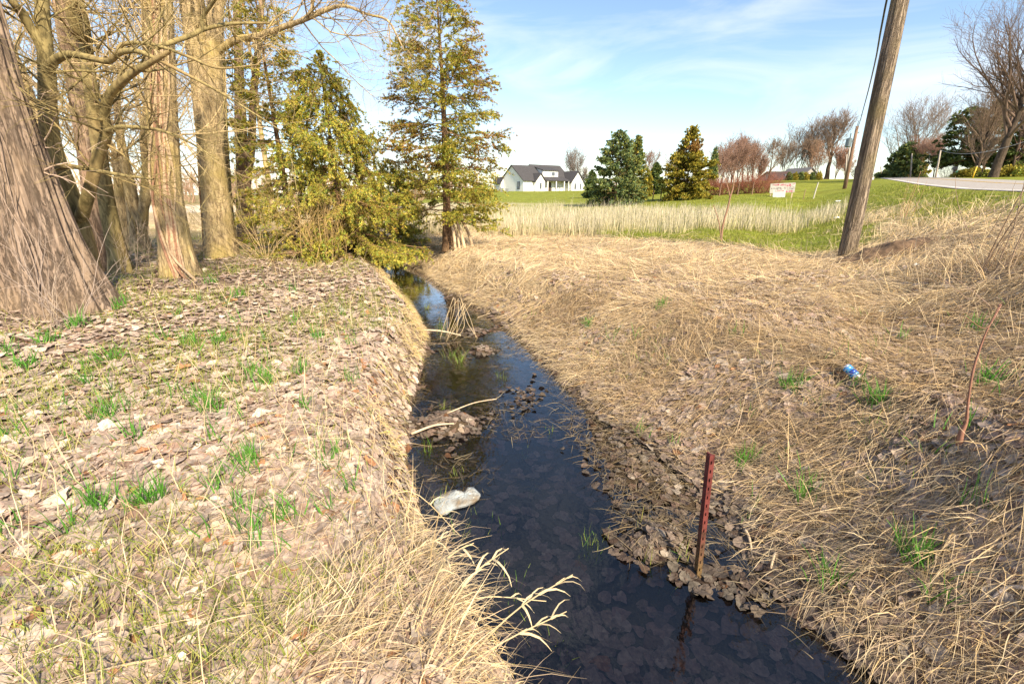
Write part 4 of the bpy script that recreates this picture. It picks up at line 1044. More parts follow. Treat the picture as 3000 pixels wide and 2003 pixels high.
# wires
M_WIRE = m_plain('wire', (.035, .035, .04), .5, .1)
w0 = P(2598, -60, 9.2)
pts = np.array([P(2602, -30, b[1] + .1), P(2566, 180, 16), P(2535, 305, 28), tA + [.05, 0, -.25]])
pts = catmull(np.array([top - [.25, .1, .6], P(2598, 0, b[1] + 1.2), P(2562, 190, 15.5), P(2532, 310, 27), tA + [.05, 0, -.25], tB, tC]), 60)
o = MB().tube(pts, np.interp(np.arange(60), [0, 60], [.018, .028]), 6).build('power_line', M_WIRE, None, pts[0], smooth=True); tag(o, 'dark power line running from the large leaning pole to the transformer pole', 'wire')
far = P(3060, 395, 38); m = np.linspace(0, 1, 24)[:, None]
pts = tR * (1 - m) + far * m - np.array([0, 0, 1.6]) * 4 * m * (1 - m) * .55
o = MB().tube(pts, .022, 5).build('power_line', m_plain('grey_wire', (.35, .34, .33), .5), None, pts[0]); tag(o, 'thin grey wire sagging past the big bare roadside tree', 'wire')

# ------------------------------------------------------------------ the white house
M_WHITE = m_plain('white_board_siding', (.76, .75, .73), .6, .05, 2, bump=.05, stretch=(8, 8, .3))
M_ROOF = m_plain('charcoal_shingle', (.05, .047, .05), .8, .25, 4, bump=.3)
M_TRIM = m_plain('dark_trim', (.05, .05, .055), .5, .1)
M_GLASS = m_plain('window_glass', (.10, .12, .15), .08, .2, 1, bump=0, spec=.8)
M_DOOR = m_plain('dark_door', (.06, .035, .025), .5, .1)
def place(o, rz): o.rotation_euler = (0, 0, rz)
def gable(mb, x0, x1, y0, y1, z0, ze, zr, axis):
    """solid with a gabled top; ridge along axis"""
    if axis == 'x': mb.prism([(y0, z0), (y1, z0), (y1, ze), ((y0 + y1) / 2, zr), (y0, ze)], x0, x1, 'x')
    else: mb.prism([(x0, z0), (x1, z0), (x1, ze), ((x0 + x1) / 2, zr), (x0, ze)], y0, y1, 'y')
def roofg(mb, x0, x1, y0, y1, ze, zr, axis, oh=.45, th=.22, ohe=.4):
    if axis == 'x':
        c = (y0 + y1) / 2; k = (zr - ze) / (c - y0); a, e = y0 - ohe, ze - ohe * k
        mb.prism([(a, e + .03), (c, zr + .03), (2 * c - a, e + .03), (2 * c - a, e + th), (c, zr + th + .05), (a, e + th)], x0 - oh, x1 + oh, 'x')
    else:
        c = (x0 + x1) / 2; k = (zr - ze) / (c - x0); a, e = x0 - ohe, ze - ohe * k
        mb.prism([(a, e + .03), (c, zr + .03), (2 * c - a, e + .03), (2 * c - a, e + th), (c, zr + th + .05), (a, e + th)], y0 - oh, y1 + oh, 'y')
hb = P(1533, 563, 128); hb[2] = gz(hb[0], hb[1]) - .05
H_ = thing('white_house', 'white board sided house with dark gabled roofs and a porch on the hill', 'house', hb, rz=math.radians(40))
# local: x along the front away from the viewer's left gable, -y the front, origin at the near front corner
W = 9.4
mb = MB(); gable(mb, 0, 7.2, 0, W, -1, 2.9, 6.6, 'x'); mb.build('wall', M_WHITE, H_, fix=True)                      # left wing
mb = MB(); roofg(mb, 0, 7.2, 0, W, 2.9, 6.6, 'x', .35); mb.build('roof', M_ROOF, H_, fix=True)
mb = MB(); gable(mb, 7.1, 19.5, .9, W + 1.2, -1, 3.0, 7.0, 'x'); mb.build('wall', M_WHITE, H_, fix=True)            # main body
mb = MB(); roofg(mb, 7.4, 19.2, .9, W + 1.2, 3.0, 7.0, 'x', .3); rf = mb.build('roof', M_ROOF, H_, fix=True)
mb = MB(); gable(mb, 3.6, 7.0, -1.0, 4, -1, 2.7, 4.5, 'y'); mb.build('wall', M_WHITE, H_, fix=True)                # small front gable
mb = MB(); roofg(mb, 3.6, 7.0, -1.0, 4, 2.72, 4.5, 'y', .35); mb.build('roof', M_ROOF, H_, fix=True)
mb = MB(); gable(mb, 16.6, 21.4, -2.0, 6, -1, 2.7, 5.3, 'y'); mb.build('wall', M_WHITE, H_, fix=True)              # right front gable
mb = MB(); roofg(mb, 16.6, 21.4, -2.0, 6, 2.72, 5.3, 'y', .35); mb.build('roof', M_ROOF, H_, fix=True)
mb = MB(); gable(mb, -.9, .9, W - 1.0, W + 2.2, -1, 2.4, 3.6, 'y'); mb.build('wall', M_WHITE, H_, fix=True)        # rear corner
mb = MB(); roofg(mb, -.9, .9, W - 1.0, W + 2.2, 2.42, 3.6, 'y', .3); mb.build('roof', M_ROOF, H_, fix=True)
mb = MB(); mb.prism([(-1.4, 2.75), (1.5, 3.75), (1.5, 3.95), (-1.4, 2.95)], 7.2, 16.5, 'x'); mb.build('porch_roof', M_ROOF, H_, fix=True)
for x in (7.9, 11.2, 14.4, 16.2): MB().box((x, -1.15, 1.0), (.26, .26, 3.5)).build('porch_post', M_WHITE, H_)
MB().box((11.9, -.2, -.25), (9.0, 2.2, .5)).build('porch_floor', m_plain('porch_slab', (.5, .48, .45)), H_)
mb = MB(); mb.prism([(1.6, 3.6), (1.6, 5.55), (4.6, 6.25), (4.6, 5.0)], 8.6, 14.6, 'x'); d_ = mb.build('dormer', M_WHITE, H_, fix=True)
mb = MB(); mb.prism([(1.25, 5.5), (4.9, 6.42), (4.9, 6.62), (1.25, 5.7)], 8.3, 14.9, 'x'); mb.build('dormer_roof', M_ROOF, d_, fix=True)
def window(x, y, z, w, h, face, parent, door=False):
    if face == 'f':
        f = MB().box((x, y - .03, z), (w + .24, .12, h + .24)).build('door' if door else 'window', M_WHITE if not door else M_TRIM, parent)
        MB().box((x, y - .09, z), (w, .06, h)).build('pane', M_DOOR if door else M_GLASS, f)
        if not door:
            MB().box((x, y - .125, z), (.07, .04, h)).box((x, y - .128, z), (w, .04, .06)).build('glazing_bar', M_TRIM, f)
    else:
        f = MB().box((x - .03, y, z), (.12, w + .24, h + .24)).build('window', M_TRIM, parent)
        MB().box((x - .09, y, z), (.06, w, h)).build('pane', M_GLASS, f)
window(0, 1.9, 1.55, .8, 1.7, 's', H_)
window(5.3, -1.0, 1.45, .8, 1.6, 'f', H_); window(12.6, 1.6, 4.7, 1.3, 1.0, 'f', H_); window(13.2, .9, 1.4, 1.1, 1.8, 'f', H_); window(8.6, .9, 1.5, .8, 1.6, 'f', H_)
window(18.0, -2.0, 1.4, .8, 1.6, 'f', H_); window(20.2, -2.0, 1.4, .6, 1.6, 'f', H_); window(10.6, .9, 1.25, 1.0, 2.2, 'f', H_, True)
hbk = gp(1470, 121); ac = thing('air_conditioner', 'small dark air conditioning unit beside the white house wall', 'appliance', hbk)
MB().box((0, 0, .45), (.9, .9, .9)).box((1.3, .2, .4), (.8, .8, .8)).build('cabinet', m_plain('ac_grey', (.16, .17, .18)), ac)
MB().tube([(0, 0, .9), (0, 0, .98)], .36, 14).build('fan_grille', M_TRIM, ac)
# rail fence running off to the left of the house
g0, g1 = gp(1405, 131), gp(1462, 131); L_ = g1 - g0
f_ = thing('rail_fence', 'thin dark rail fence on the skyline beside the white house', 'fence', g0)
mb = MB()
for k in range(7):
    q = L_ * k / 6; MB().box(q + [0, 0, .6], (.12, .12, 1.5)).build('fence_post', M_TRIM, f_)
for z in (.5, 1.2): MB().box(L_ / 2 + [0, 0, z], (np.linalg.norm(L_), .06, .09), ry=-math.atan2(L_[2], L_[0])).build('rail', M_TRIM, f_)

# ------------------------------------------------------------------ the second house at the top of the lawn
M_GREYSID = m_plain('grey_siding', (.33, .30, .275), .7, .08, 3); M_BROWNROOF = m_plain('brown_shingle', (.055, .032, .03), .85, .25, 3)
fb = gp(2340, 88); fb[2] = P(2340, 492, 88)[2] - 4.5 * .72
R_ = thing('farmhouse', 'low grey sided house with a brown roof behind hedges at the top of the lawn', 'house', fb, rz=math.radians(8))
mb = MB(); gable(mb, -2.0, 2.2, -3, 5, -1, 2.6, 4.3, 'y'); mb.build('wall', M_GREYSID, R_, fix=True)
mb = MB(); roofg(mb, -2.0, 2.2, -3, 5, 2.62, 4.3, 'y', .3, .18, .35); mb.build('roof', m_plain('pale_fascia', (.17, .155, .15)), R_, fix=True)
mb = MB(); gable(mb, -7.6, -2.02, -1, 6, -1, 1.7, 3.5, 'x'); mb.build('wall', M_GREYSID, R_, fix=True)
mb = MB(); roofg(mb, -7.6, -1.8, -1, 6, 1.72, 3.5, 'x', .3, .18, .4); mb.build('roof', M_BROWNROOF, R_, fix=True)
mb = MB(); gable(mb, 2.22, 6.4, 0, 5, -1, 1.6, 2.7, 'x'); mb.build('wall', M_GREYSID, R_, fix=True)
mb = MB(); roofg(mb, 2.5, 6.4, 0, 5, 1.62, 2.7, 'x', .3, .18, .4); mb.build('roof', M_BROWNROOF, R_, fix=True)
R_.scale = (.72, .72, .72)
window(0.1, -3.0, 2.6, 1.5, .8, 'f', R_); window(-5.2, -1.0, .7, 1.0, .9, 'f', R_)
MB().box((-4.0, .5, 2.75), (.5, .4, .45)).build('skylight', M_GLASS, R_)

# ------------------------------------------------------------------ the painted board by the lawn, and the small one
M_BOARD = m_plain('weathered_white_board', (.46, .43, .39), .75, .12, 3); M_RED = m_plain('faded_red_paint', (.42, .08, .13), .7, .2); M_BLK = m_plain('dark_lettering', (.10, .08, .08), .7)
M_STAKE = m_plain('stake_wood', (.46, .36, .24), .8, .2)
Ys = 40.0; sc_ = Ys / 1.05 / F
g = gp(2292, Ys); wS = 60 * sc_; hS = 28 * sc_
ang = math.radians(-20)
S_ = thing('painted_sign', 'weathered white board sign with faded red and dark lettering on stakes', 'sign', g, rz=ang)
wS2 = wS / math.cos(ang)
zc = P(2292, 551, Ys)[2] - g[2]
MB().box((0, 0, zc), (wS2, .04, hS * .95), ry=-.045).build('board', M_BOARD, S_)
for k in (-1, 1): MB().box((k * wS2 * .43, .05, zc / 2), (.09, .07, zc + hS * .8)).build('stake', M_STAKE, S_)
def strokes(spans, mat, parent, seed):
    rg = np.random.default_rng(seed); mb = MB()
    for x0, x1, z0, hh in spans:                      # rows of weathered, unreadable brush letters
        x = x0
        while x < x1:
            w_ = hh * rg.uniform(.35, .7)
            for q in range(rg.integers(2, 4)): mb.box((x + rg.uniform(0, w_), -.026 - .001 * q, z0 + rg.uniform(-.2, .2) * hh + x * .045), (hh * (.16 if rg.random() < .6 else .5), .006, hh * (.9 if rg.random() < .6 else .16)), ry=rg.normal(0, .25))
            x += w_ * 1.5 if rg.random() < .85 else w_ * 2.6
    return mb.build('lettering', mat, parent)
strokes([(-.75, .25, zc + hS * .33, .13), (.3, .85, zc + hS * .34, .17), (.2, .7, zc + hS * .2, .10), (.25, .8, zc - hS * .36, .12)], M_RED, S_, 1)
strokes([(-.8, -.1, zc + hS * .0, .085), (.1, .85, zc + hS * .03, .085), (-.5, .0, zc - hS * .14, .07), (.15, .85, zc - hS * .13, .085)], M_BLK, S_, 2)
g = gp(2285, Ys - .5)
S2 = thing('small_sign', 'small blank white board leaning in front of the larger painted sign', 'sign', g, rz=ang)
MB().box((0, 0, .30), (30 * sc_ / math.cos(ang), .03, .60), ry=-.04, rx=-.08).build('board', m_plain('white_board', (.52, .49, .47), .7, .06), S2)
for k in (-1, 1): MB().box((k * .33, .06, .22), (.05, .04, .55)).build('stake', M_STAKE, S2)
strokes([(-.32, .3, .52, .06)], M_RED, S2, 3)
for lab, px, Y, h, tilt, r in (('white stake post standing alone on the lawn past the signs', 2388, 38.5, 1.25, .12, .05), ('short dark stake post on the lawn between the signs and the white post', 2359, 38.5, .8, .05, .03)):
    g = gp(px, Y); col = m_plain('stake_paint', (.45, .42, .35) if r > .04 else (.25, .17, .1), .8)
    o = MB().tube([g - [0, 0, .1], g + [tilt * h * .5, 0, h * .5], g + [tilt * h, 0, h]], [r, r, r * .9], 8).build('stake_post', col, None, g); tag(o, lab, 'post', 'stake posts on the lawn')

# ------------------------------------------------------------------ conifers of the lawn
prA = lambda h: np.interp(h, [0, .12, .4, .7, .9, 1], [.75, 1.0, .88, .52, .2, .02])
def conif(label, px, Y, row_top, wpx, pal, seed, prof=prA, **k):
    g = gp(px, Y); Ht = P(px, row_top, Y)[2] - g[2]; rad = wpx / 2 * Y / 1.05 / F
    kw = dict(nb=80, shoots=5200, ns=.0045 * Y * 1.0, nw=.0011 * Y, low=.07, droop=.45, r0=.016 * Ht, sparse=.22, name='pine_tree', k=4)
    kw.update(k); return conifer(label, g, Ht, rad, seed, pal, prof=prof, **kw)
conif('plump blue green spruce standing on the lawn behind the reeds', 1805, 40, 382, 172, 'blue', 91, nb=110, shoots=8000, sparse=.15)
conif('slim evergreen rising behind the plump blue green spruce', 1856, 42.5, 397, 80, 'blue', 92, yell=.3)
prC = lambda h: np.interp(h, [0, .1, .3, .55, .62, .8, 1], [.7, 1.0, 1.0, .72, .42, .25, .02])
conif('broad golden green pine with a dark rusty top on the lawn', 2010, 42, 370, 152, 'gold', 93, prC, nb=120, shoots=9000, sparse=.12, brown=.5, brown_zone=(.66, 1.), yell=.1)
conif('small green pine poking up beside the golden pine', 2082, 58, 434, 30, 'blue', 94, shoots=1500, nb=40)
conif('dark young cedar between the two lawn evergreens', 1918, 62, 478, 52, 'dark', 95, shoots=2500, nb=50, sparse=.05)
conif('dark cedar half hidden behind the blue green spruce', 1733, 66, 500, 44, 'dark', 96, shoots=2200, nb=50, sparse=.05)
conif('little golden evergreen showing between the lawn evergreens', 1895, 56, 500, 36, 'gold', 97, shoots=1500, nb=40, sparse=.05)
# across the road
conif('dark triangular spruce beside the road near its crest', 2632, 92, 420, 112, 'blue', 98, lambda h: (1 - h) ** .85, shoots=7000, sparse=.05)
conif('lighter green spruce tucked behind the dark triangular spruce', 2672, 98, 436, 64, 'gold', 99, lambda h: (1 - h) ** .8, shoots=2600, nb=50, sparse=.05)
conif('tiny dark evergreen at the vanishing end of the road', 2565, 110, 508, 26, 'dark', 100, shoots=900, nb=30, sparse=.0)
prP = lambda h: np.interp(h, [0, .15, .3, .6, .85, 1], [.6, 1.0, .95, .7, .4, .1])
conif('wide layered dark pine across the road behind the mailbox', 2785, 76, 318, 165, 'dark', 101, prP, nb=70, shoots=6500, sparse=.36, low=.2, up=.25)
conif('dark pine filling the gap behind the big bare roadside tree', 2865, 80, 290, 150, 'dark', 102, prP, nb=60, shoots=5000, sparse=.36, low=.2)
conif('tall dark evergreen at the photo edge behind the roadside trees', 2985, 70, 205, 190, 'dark', 103, prP, nb=80, shoots=7000, sparse=.3, low=.12)
conif('low dark evergreen beneath the big bare roadside tree', 2960, 72, 400, 120, 'dark', 104, prA, nb=60, shoots=4000, sparse=.2)

# ------------------------------------------------------------------ bare trees in the distance
def bare(label, px, Y, row_top, wpx, seed, col=(.30, .21, .15), r0=None, n=(16, 90, 420), group=None, up=.12, trunk_h=.16, stems=1, mat=None, row_base=None, dens=1.0, lean=0., ang=(18, 50), tw=1.0):
    rg = np.random.default_rng(seed); g = gp(px, Y); Ht = P(px, row_top, Y)[2] - g[2]; W_ = wpx * Y / 1.05 / F
    r0 = r0 or Ht * .022
    t = thing('bare_tree', label, 'tree', g, group); tb = MB(); src = []
    for k in range(stems):
        m = np.linspace(0, 1, 9); a = rg.uniform(0, 6.28); sp = (0 if stems == 1 else W_ * .22)
        pts = g + np.stack([m ** 1.3 * (math.cos(a) * sp + lean * Ht) + rg.normal(0, .012 * Ht, 9) * m, m ** 1.3 * math.sin(a) * sp + rg.normal(0, .012 * Ht, 9) * m, m * Ht * rg.uniform(.78, .9) - .1 * (1 - m)], 1)
        trunk_mesh(tb, pts, r0 / (1 if stems == 1 else stems ** .5) * np.linspace(1, .12, 9), 9, 24, .05, 1.35, seed + k, .5)
        src.append((pts, r0 / stems ** .5 * np.linspace(1, .15, 9)))
    tb.build('trunk', mat or M_FARBARK, t, g, smooth=True)
    S0 = as_set(src, 10); mn = .00017 * Y * tw
    n1, n2, n3 = int(n[0] * 1.3), int(n[1] * 2.4), int(n[2] * 3.2)
    g1 = grow(*S0, n1, (trunk_h, .98), ang, (W_ * .42 + Ht * .12, W_ * .6 + Ht * .3), 8, .10, up, .5, mn * 1.8, r0 * .4, .12, rg, 1.0)
    g2 = grow(*g1, n2, (.2, 1), (18, 48), (W_ * .16 + Ht * .02, W_ * .34 + Ht * .08), 6, .12, up * .7, .5, mn * 1.2, r0, .25, rg)
    g3 = grow(*g2, n3, (.2, 1), (20, 60), (W_ * .07, W_ * .17), 5, .14, up * .5, .6, mn, r0, .5, rg)
    mb = MB()
    for q, s, cc in ((g1, 5, 1), (g2, 4, 1.0), (g3, 3, 1.1)):
        v, f = tubes(q[0], q[1], s); mb.add(v, f, c=np.array(col) * cc)
    mb.build('crown', M_TWIG, t, g, smooth=True); return t
M_FARBARK = m_bark('far_bark', (.05, .036, .027), (.12, .085, .06), (.085, .06, .04), zs=.3, scale=4)
BR = (.20, .14, .10); PK = (.24, .145, .11)
bare('grey bare tree rising directly behind the white house', 1680, 150, 455, 78, 201, (.20, .16, .14), n=(20, 120, 500))
bare('small bare tree between the white house and the blue green spruce', 1716, 152, 500, 46, 202, (.20, .16, .14), n=(12, 60, 240))
bare('thin bare tree peeping over the blue green spruce', 1895, 74, 458, 60, 203, PK)
bare('bare pinkish tree directly behind the golden pine', 1972, 78, 470, 70, 204, PK)
for k, (px, top_, wp, lab) in enumerate([(2112, 440, 64, 'pink brown bare tree first from the golden pine in the thicket'), (2140, 428, 70, 'pink brown bare tree second from the golden pine in the thicket'), (2172, 421, 74, 'tallest pink brown bare tree of the thicket behind the red bushes'), (2200, 430, 60, 'pale edged bare tree ending the pink thicket')]):
    bare(lab, px, 76 + 2 * k, top_, wp, 210 + k, PK, n=(26, 150, 700), stems=3, ang=(10, 35), trunk_h=.1, group='pink brown thicket trees behind the red bushes')
bare('slender bare tree on its own between the thicket and the low grey house', 2247, 84, 420, 50, 220, BR, n=(18, 100, 420))
bare('bare tree with many upright stems behind the low grey house', 2330, 98, 396, 110, 221, BR, n=(24, 150, 650), stems=4, ang=(12, 40))
bare('tallest rounded bare tree, between the low grey house and the transformer pole', 2415, 94, 364, 96, 222, BR, n=(26, 170, 800), r0=.42, trunk_h=.4)
bare('rosy bare shrub tree below the tallest rounded bare tree', 2440, 90, 448, 66, 223, (.30, .17, .12), n=(24, 150, 600), stems=3, ang=(15, 45))
bare('rosy round crowned bare tree near the transformer pole', 2468, 92, 470, 40, 224, (.30, .17, .12), n=(16, 90, 380), stems=2)
bare('orange brown bare tree between the low grey house and tall trees', 2380, 90, 440, 60, 225, (.28, .17, .11), n=(18, 100, 420), stems=2)
bare('bare tree with fan shaped crown behind the dark triangular spruce', 2655, 108, 354, 170, 226, BR, n=(24, 150, 800), r0=.4, trunk_h=.3, ang=(25, 60))
bare('low brown thicket tree between the spruce and the layered pine', 2725, 84, 432, 76, 227, PK, n=(18, 110, 480), stems=2)
bare('big bare oak with a thick forked trunk beside the road', 2898, 56, 70, 300, 228, (.15, .10, .075), n=(26, 170, 900), r0=.46, trunk_h=.28, lean=.08, ang=(25, 60))
bare('bare brown tree behind the layered pine', 2840, 70, 290, 110, 229, BR, n=(18, 120, 560))
bare('reddish bare tree behind the big bare oak', 2950, 68, 240, 140, 230, PK, n=(22, 150, 700), stems=2)
bare('bare tree beyond the big oak, cut by the edge of the photo', 2985, 58, 110, 140, 231, (.15, .10, .08), n=(20, 130, 600), r0=.4)
bare('slim bare tree between the layered pine and the big oak', 2862, 62, 400, 60, 232, BR, n=(14, 80, 300))
bare('tiny bare tree on the skyline at the end of the road', 2497, 120, 495, 20, 233, BR, n=(10, 40, 120))

for k, (px, top_, wp, lab) in enumerate([(2100, 462, 50, 'low pink brown tree at the near end of the thicket, against the golden pine'), (2127, 450, 60, 'pink brown tree filling the first gap of the thicket'), (2158, 442, 64, 'pink brown tree filling the middle gap of the thicket'), (2188, 446, 60, 'pink brown tree in front of the pale edged thicket tree'), (2216, 470, 44, 'small outlying pink brown tree just past the thicket')]):
    bare(lab, px, 70 + 1.5 * k, top_, wp, 310 + k, PK, n=(26, 150, 650), stems=3, ang=(10, 40), trunk_h=.08, group='pink brown thicket trees behind the red bushes')
bare('low grey brown tree rising over the brown roof', 2290, 96, 440, 80, 320, BR, n=(24, 150, 650), stems=4, ang=(12, 42), trunk_h=.1)
bare('low tan tree spreading beside the grey gable', 2362, 94, 430, 80, 321, BR, n=(24, 150, 650), stems=4, ang=(12, 42), trunk_h=.1)
bare('low brown tree between the triangular spruce and the oak', 2690, 90, 440, 90, 322, PK, n=(24, 150, 650), stems=4, ang=(12, 42), trunk_h=.1)
bare('tall brown tree between the layered pine and the oak', 2845, 66, 250, 130, 323, BR, n=(24, 150, 700), trunk_h=.15)
# ------------------------------------------------------------------ bushes and hedges
for k, (px, Y, h, wd, lab) in enumerate([(2090, 47, 1.5, 1.9, 'red twigged bush touching the golden pine'), (2120, 46, 1.7, 2.0, 'red twigged bush second from the golden pine'), (2155, 46.5, 1.85, 2.1, 'red twigged bush at the middle of the row'), (2190, 45.5, 1.9, 2.1, 'red twigged bush behind the fence post, next to the fullest bush'), (2225, 45, 1.9, 2.0, 'fullest red twigged bush just beside the sign'), (2256, 46, 1.7, 1.8, 'red twigged bush partly behind the sign')]):
    shrub(lab, px, Y, h, wd, 60, (.26, .10, .065), 240 + k, 'red_bush', 'bush', .012, 'row of red twigged bushes by the sign', tw=(9, 10), sp=.9, tl=(.25, .5))
for k, (px, lab) in enumerate([(2110, 'grey fence post under the first red bushes'), (2163, 'tall grey fence post before the red bushes'), (1960, 'grey fence post midway between the lawn evergreens'), (1938, 'grey fence post nearer the blue green spruce'), (1915, 'grey fence post beside the slim evergreen'), (2205, 'leaning grey fence post beside the sign')]):
    g = gp(px, 43.5); h = 1.1 + .3 * (k == 2)
    o = MB().tube([g - [0, 0, .1], g + [.03, 0, h]], [.05, .045], 7).build('fence_post', M_POLE2, None, g); tag(o, lab, 'post', 'old fence posts along the bushes')
def leafbush(label, base, W_, D_, H_2, pal, seed, n=2600, ns=.16, nw=.05, name='hedge_bush', cat='bush', group=None):
    rg = np.random.default_rng(seed); base = np.asarray(base, float); t = thing(name, label, cat, base, group)
    mb = MB(); g0 = np.zeros((16, 5, 3)); a = rg.uniform(0, 6.28, 16); el = rg.uniform(.3, 1.4, 16)
    d = np.stack([np.cos(a) * np.cos(el) * W_ / 2, np.sin(a) * np.cos(el) * D_ / 2, np.sin(el) * H_2], 1) * .85
    g0 = base + np.linspace(0, 1, 5)[None, :, None] * d[:, None]
    v, f = tubes(g0, np.full((16, 5), .02), 4); mb.add(v, f, c=[.2, .13, .08]); mb.build('stems', M_TWIG, t, base)
    u = rg.normal(size=(n, 3)); u = nrm(u); u[:, 2] = np.abs(u[:, 2]); rr = rg.uniform(.45, 1.0, n) ** .5
    lum = .75 + .5 * fbm(u[:, 0] * 3 + 5, u[:, 1] * 3 + u[:, 2] * 3, seed)
    p = base + u * (rr * lum)[:, None] * np.array([W_ / 2, D_ / 2, H_2])
    c = NEED[pal][rg.integers(4, size=n)] * rg.uniform(.8, 1.3, (n, 1))
    dd = nrm(u * .6 + rg.normal(size=(n, 3)) * .6 + np.array([0, 0, .3])); s = nrm(np.cross(dd, rg.normal(size=(n, 3))))
    ll = ns * rg.uniform(.6, 1.3, (n, 1)); ww = nw * rg.uniform(.6, 1.3, (n, 1))
    V = np.stack([p - dd * ll * .5, p + s * ww, p + dd * ll * .5, p - s * ww], 1); V[..., 2] = np.maximum(V[..., 2], base[2] - .05)
    MB().add(V.reshape(-1, 3), np.arange(n)[:, None] * 4 + np.arange(4)[None], c=np.repeat(c[:, None], 4, 1).reshape(-1, 3)).build('foliage', M_NEEDLE, t, base)
    return t
for k, px in enumerate([2306, 2322, 2338, 2354, 2372, 2392]):
    leafbush(['first clipped hedge bush in front of the brown roof', 'second clipped hedge bush before the grey gable', 'third clipped hedge bush under the grey gable window', 'fourth clipped hedge bush before the low grey house', 'fifth clipped hedge bush, beside the pink bare tree', 'last clipped hedge bush of the row, toward the transformer pole'][k], gp(px, 84), 1.25, 1.2, 1.35, 'gold' if k % 2 else 'dark', 260 + k, 900, .22, .07, group='clipped hedge bushes before the low grey house')
for k, (px, Y, w_, h_, lab) in enumerate([(2812, 73, 3.2, 1.0, 'low spreading juniper just past the mailbox'), (2840, 65, 4.6, 1.15, 'long low juniper between the yellow marker and the oak'), (2892, 62, 3.4, 1.0, 'low juniper at the foot of the big oak'), (2950, 58, 4.2, 1.3, 'bright low juniper by the road past the oak'), (3010, 56, 4.6, 1.7, 'large juniper mound cut by the photo edge')]):
    leafbush(lab, gp(px, Y), w_, 2.6, h_, 'gold' if k % 2 else 'olive', 270 + k, 2600, .26, .07, 'juniper_bush', 'bush', 'junipers along the far side of the road')
shrub('bleached scrub thicket between the mailbox and the leaning pale pole', 2762, 78, 2.2, 3.0, 40, (.48, .36, .28), 280, r=.016, tw=(5, 6), sp=.8)

# ------------------------------------------------------------------ mailbox and marker across the road
def froad(px, ds):
    # point beyond the far edge of the road along column px
    a = (px - 1500) / F / 1.06
    for Y in np.linspace(20, 120, 800):
        T, S = road_TS(a * Y, Y)
        if S < -7.2 - ds and a * Y > 12: pass
    Y = (20.35 - 7.81 + ds * 1.23) / (a - .71)
    return np.array([a * Y, Y, gz(a * Y, Y)])
g = froad(2786, .8)
Mx = thing('mailbox', 'black mailbox on a post with a green paper tube beside the road', 'mailbox', g, rz=-.6)
sM = (g[1] / 62)
MB().box((0, 0, .5), (.14, .14, 1.1)).build('post', M_TRIM, Mx)
mb = MB(); th = np.linspace(0, np.pi, 9); prof_ = [(-.26, 1.0), (.26, 1.0), (.26, 1.22)] + [(.26 * math.cos(q), 1.22 + .22 * math.sin(q)) for q in th[1:-1]] + [(-.26, 1.22)]
mb.prism(prof_, -.45, .45, 'y'); mb.build('box', m_plain('mailbox_black', (.03, .03, .035), .35), Mx, fix=True)
MB().box((.30, .1, 1.25), (.03, .2, .1)).build('flag', M_RED, Mx)
MB().box((.36, 0, .66), (.34, .7, .36)).build('paper_tube', m_plain('green_plastic', (.04, .30, .22), .4), Mx)
g = froad(2846, .7)
Mk = thing('road_marker', 'yellow plastic utility marker post leaning beside the road', 'marker', g)
mb = MB(); mb.tube([(0, 0, -.1), (.05, 0, .6), (.11, 0, 1.2)], [.06, .06, .06], 10); mb.build('post', m_plain('marker_yellow', (.75, .45, .03), .5), Mk, smooth=True)
MB().tube([(.112, 0, 1.2), (.118, 0, 1.3)], [.066, .06], 10).build('cap', m_plain('marker_cap', (.7, .62, .3), .5), Mk)

# ------------------------------------------------------------------ far-off woods on the left and along the horizon
def far_woods():
    rg = np.random.default_rng(300); mb = MB(); n = 420
    x = rg.uniform(-150, -4, n); y = rg.uniform(62, 95, n) + np.abs(x) * .05
    b = np.stack([x, y, zt(x, y) - .1], 1); h = rg.uniform(2.6, 5.0, n)
    N = 6; m = np.linspace(0, 1, N)
    out = b[:, None] + np.stack([m[None] * rg.normal(0, .5, (n, 1)), m[None] * 0 * h[:, None], m[None] * h[:, None]], 2) + rg.normal(0, .08, (n, N, 3))
    R = rg.uniform(.08, .16, n)[:, None] * np.linspace(1, .25, N)[None]
    v, f = tubes(out, R, 5); mb.add(v, f, c=[.30, .20, .13])
    g1 = grow(out, R, 4200, (.2, 1), (20, 55), (.8, 2.0), 6, .12, .12, .5, .02, .05, .4, rg)
    g2 = grow(*g1, 12000, (.2, 1), (20, 60), (.4, 1.1), 4, .14, .05, .6, .018, .03, .5, rg)
    v, f = tubes(*g1, 3); mb.add(v, f, c=[.36, .23, .16]); v, f = tubes(*g2, 3); mb.add(v, f, c=[.42, .27, .19])
    o = mb.build('distant_woods', M_TWIG); tag(o, 'far-off brown leafless wood beyond the grove', 'woods', kind='stuff')
far_woods()

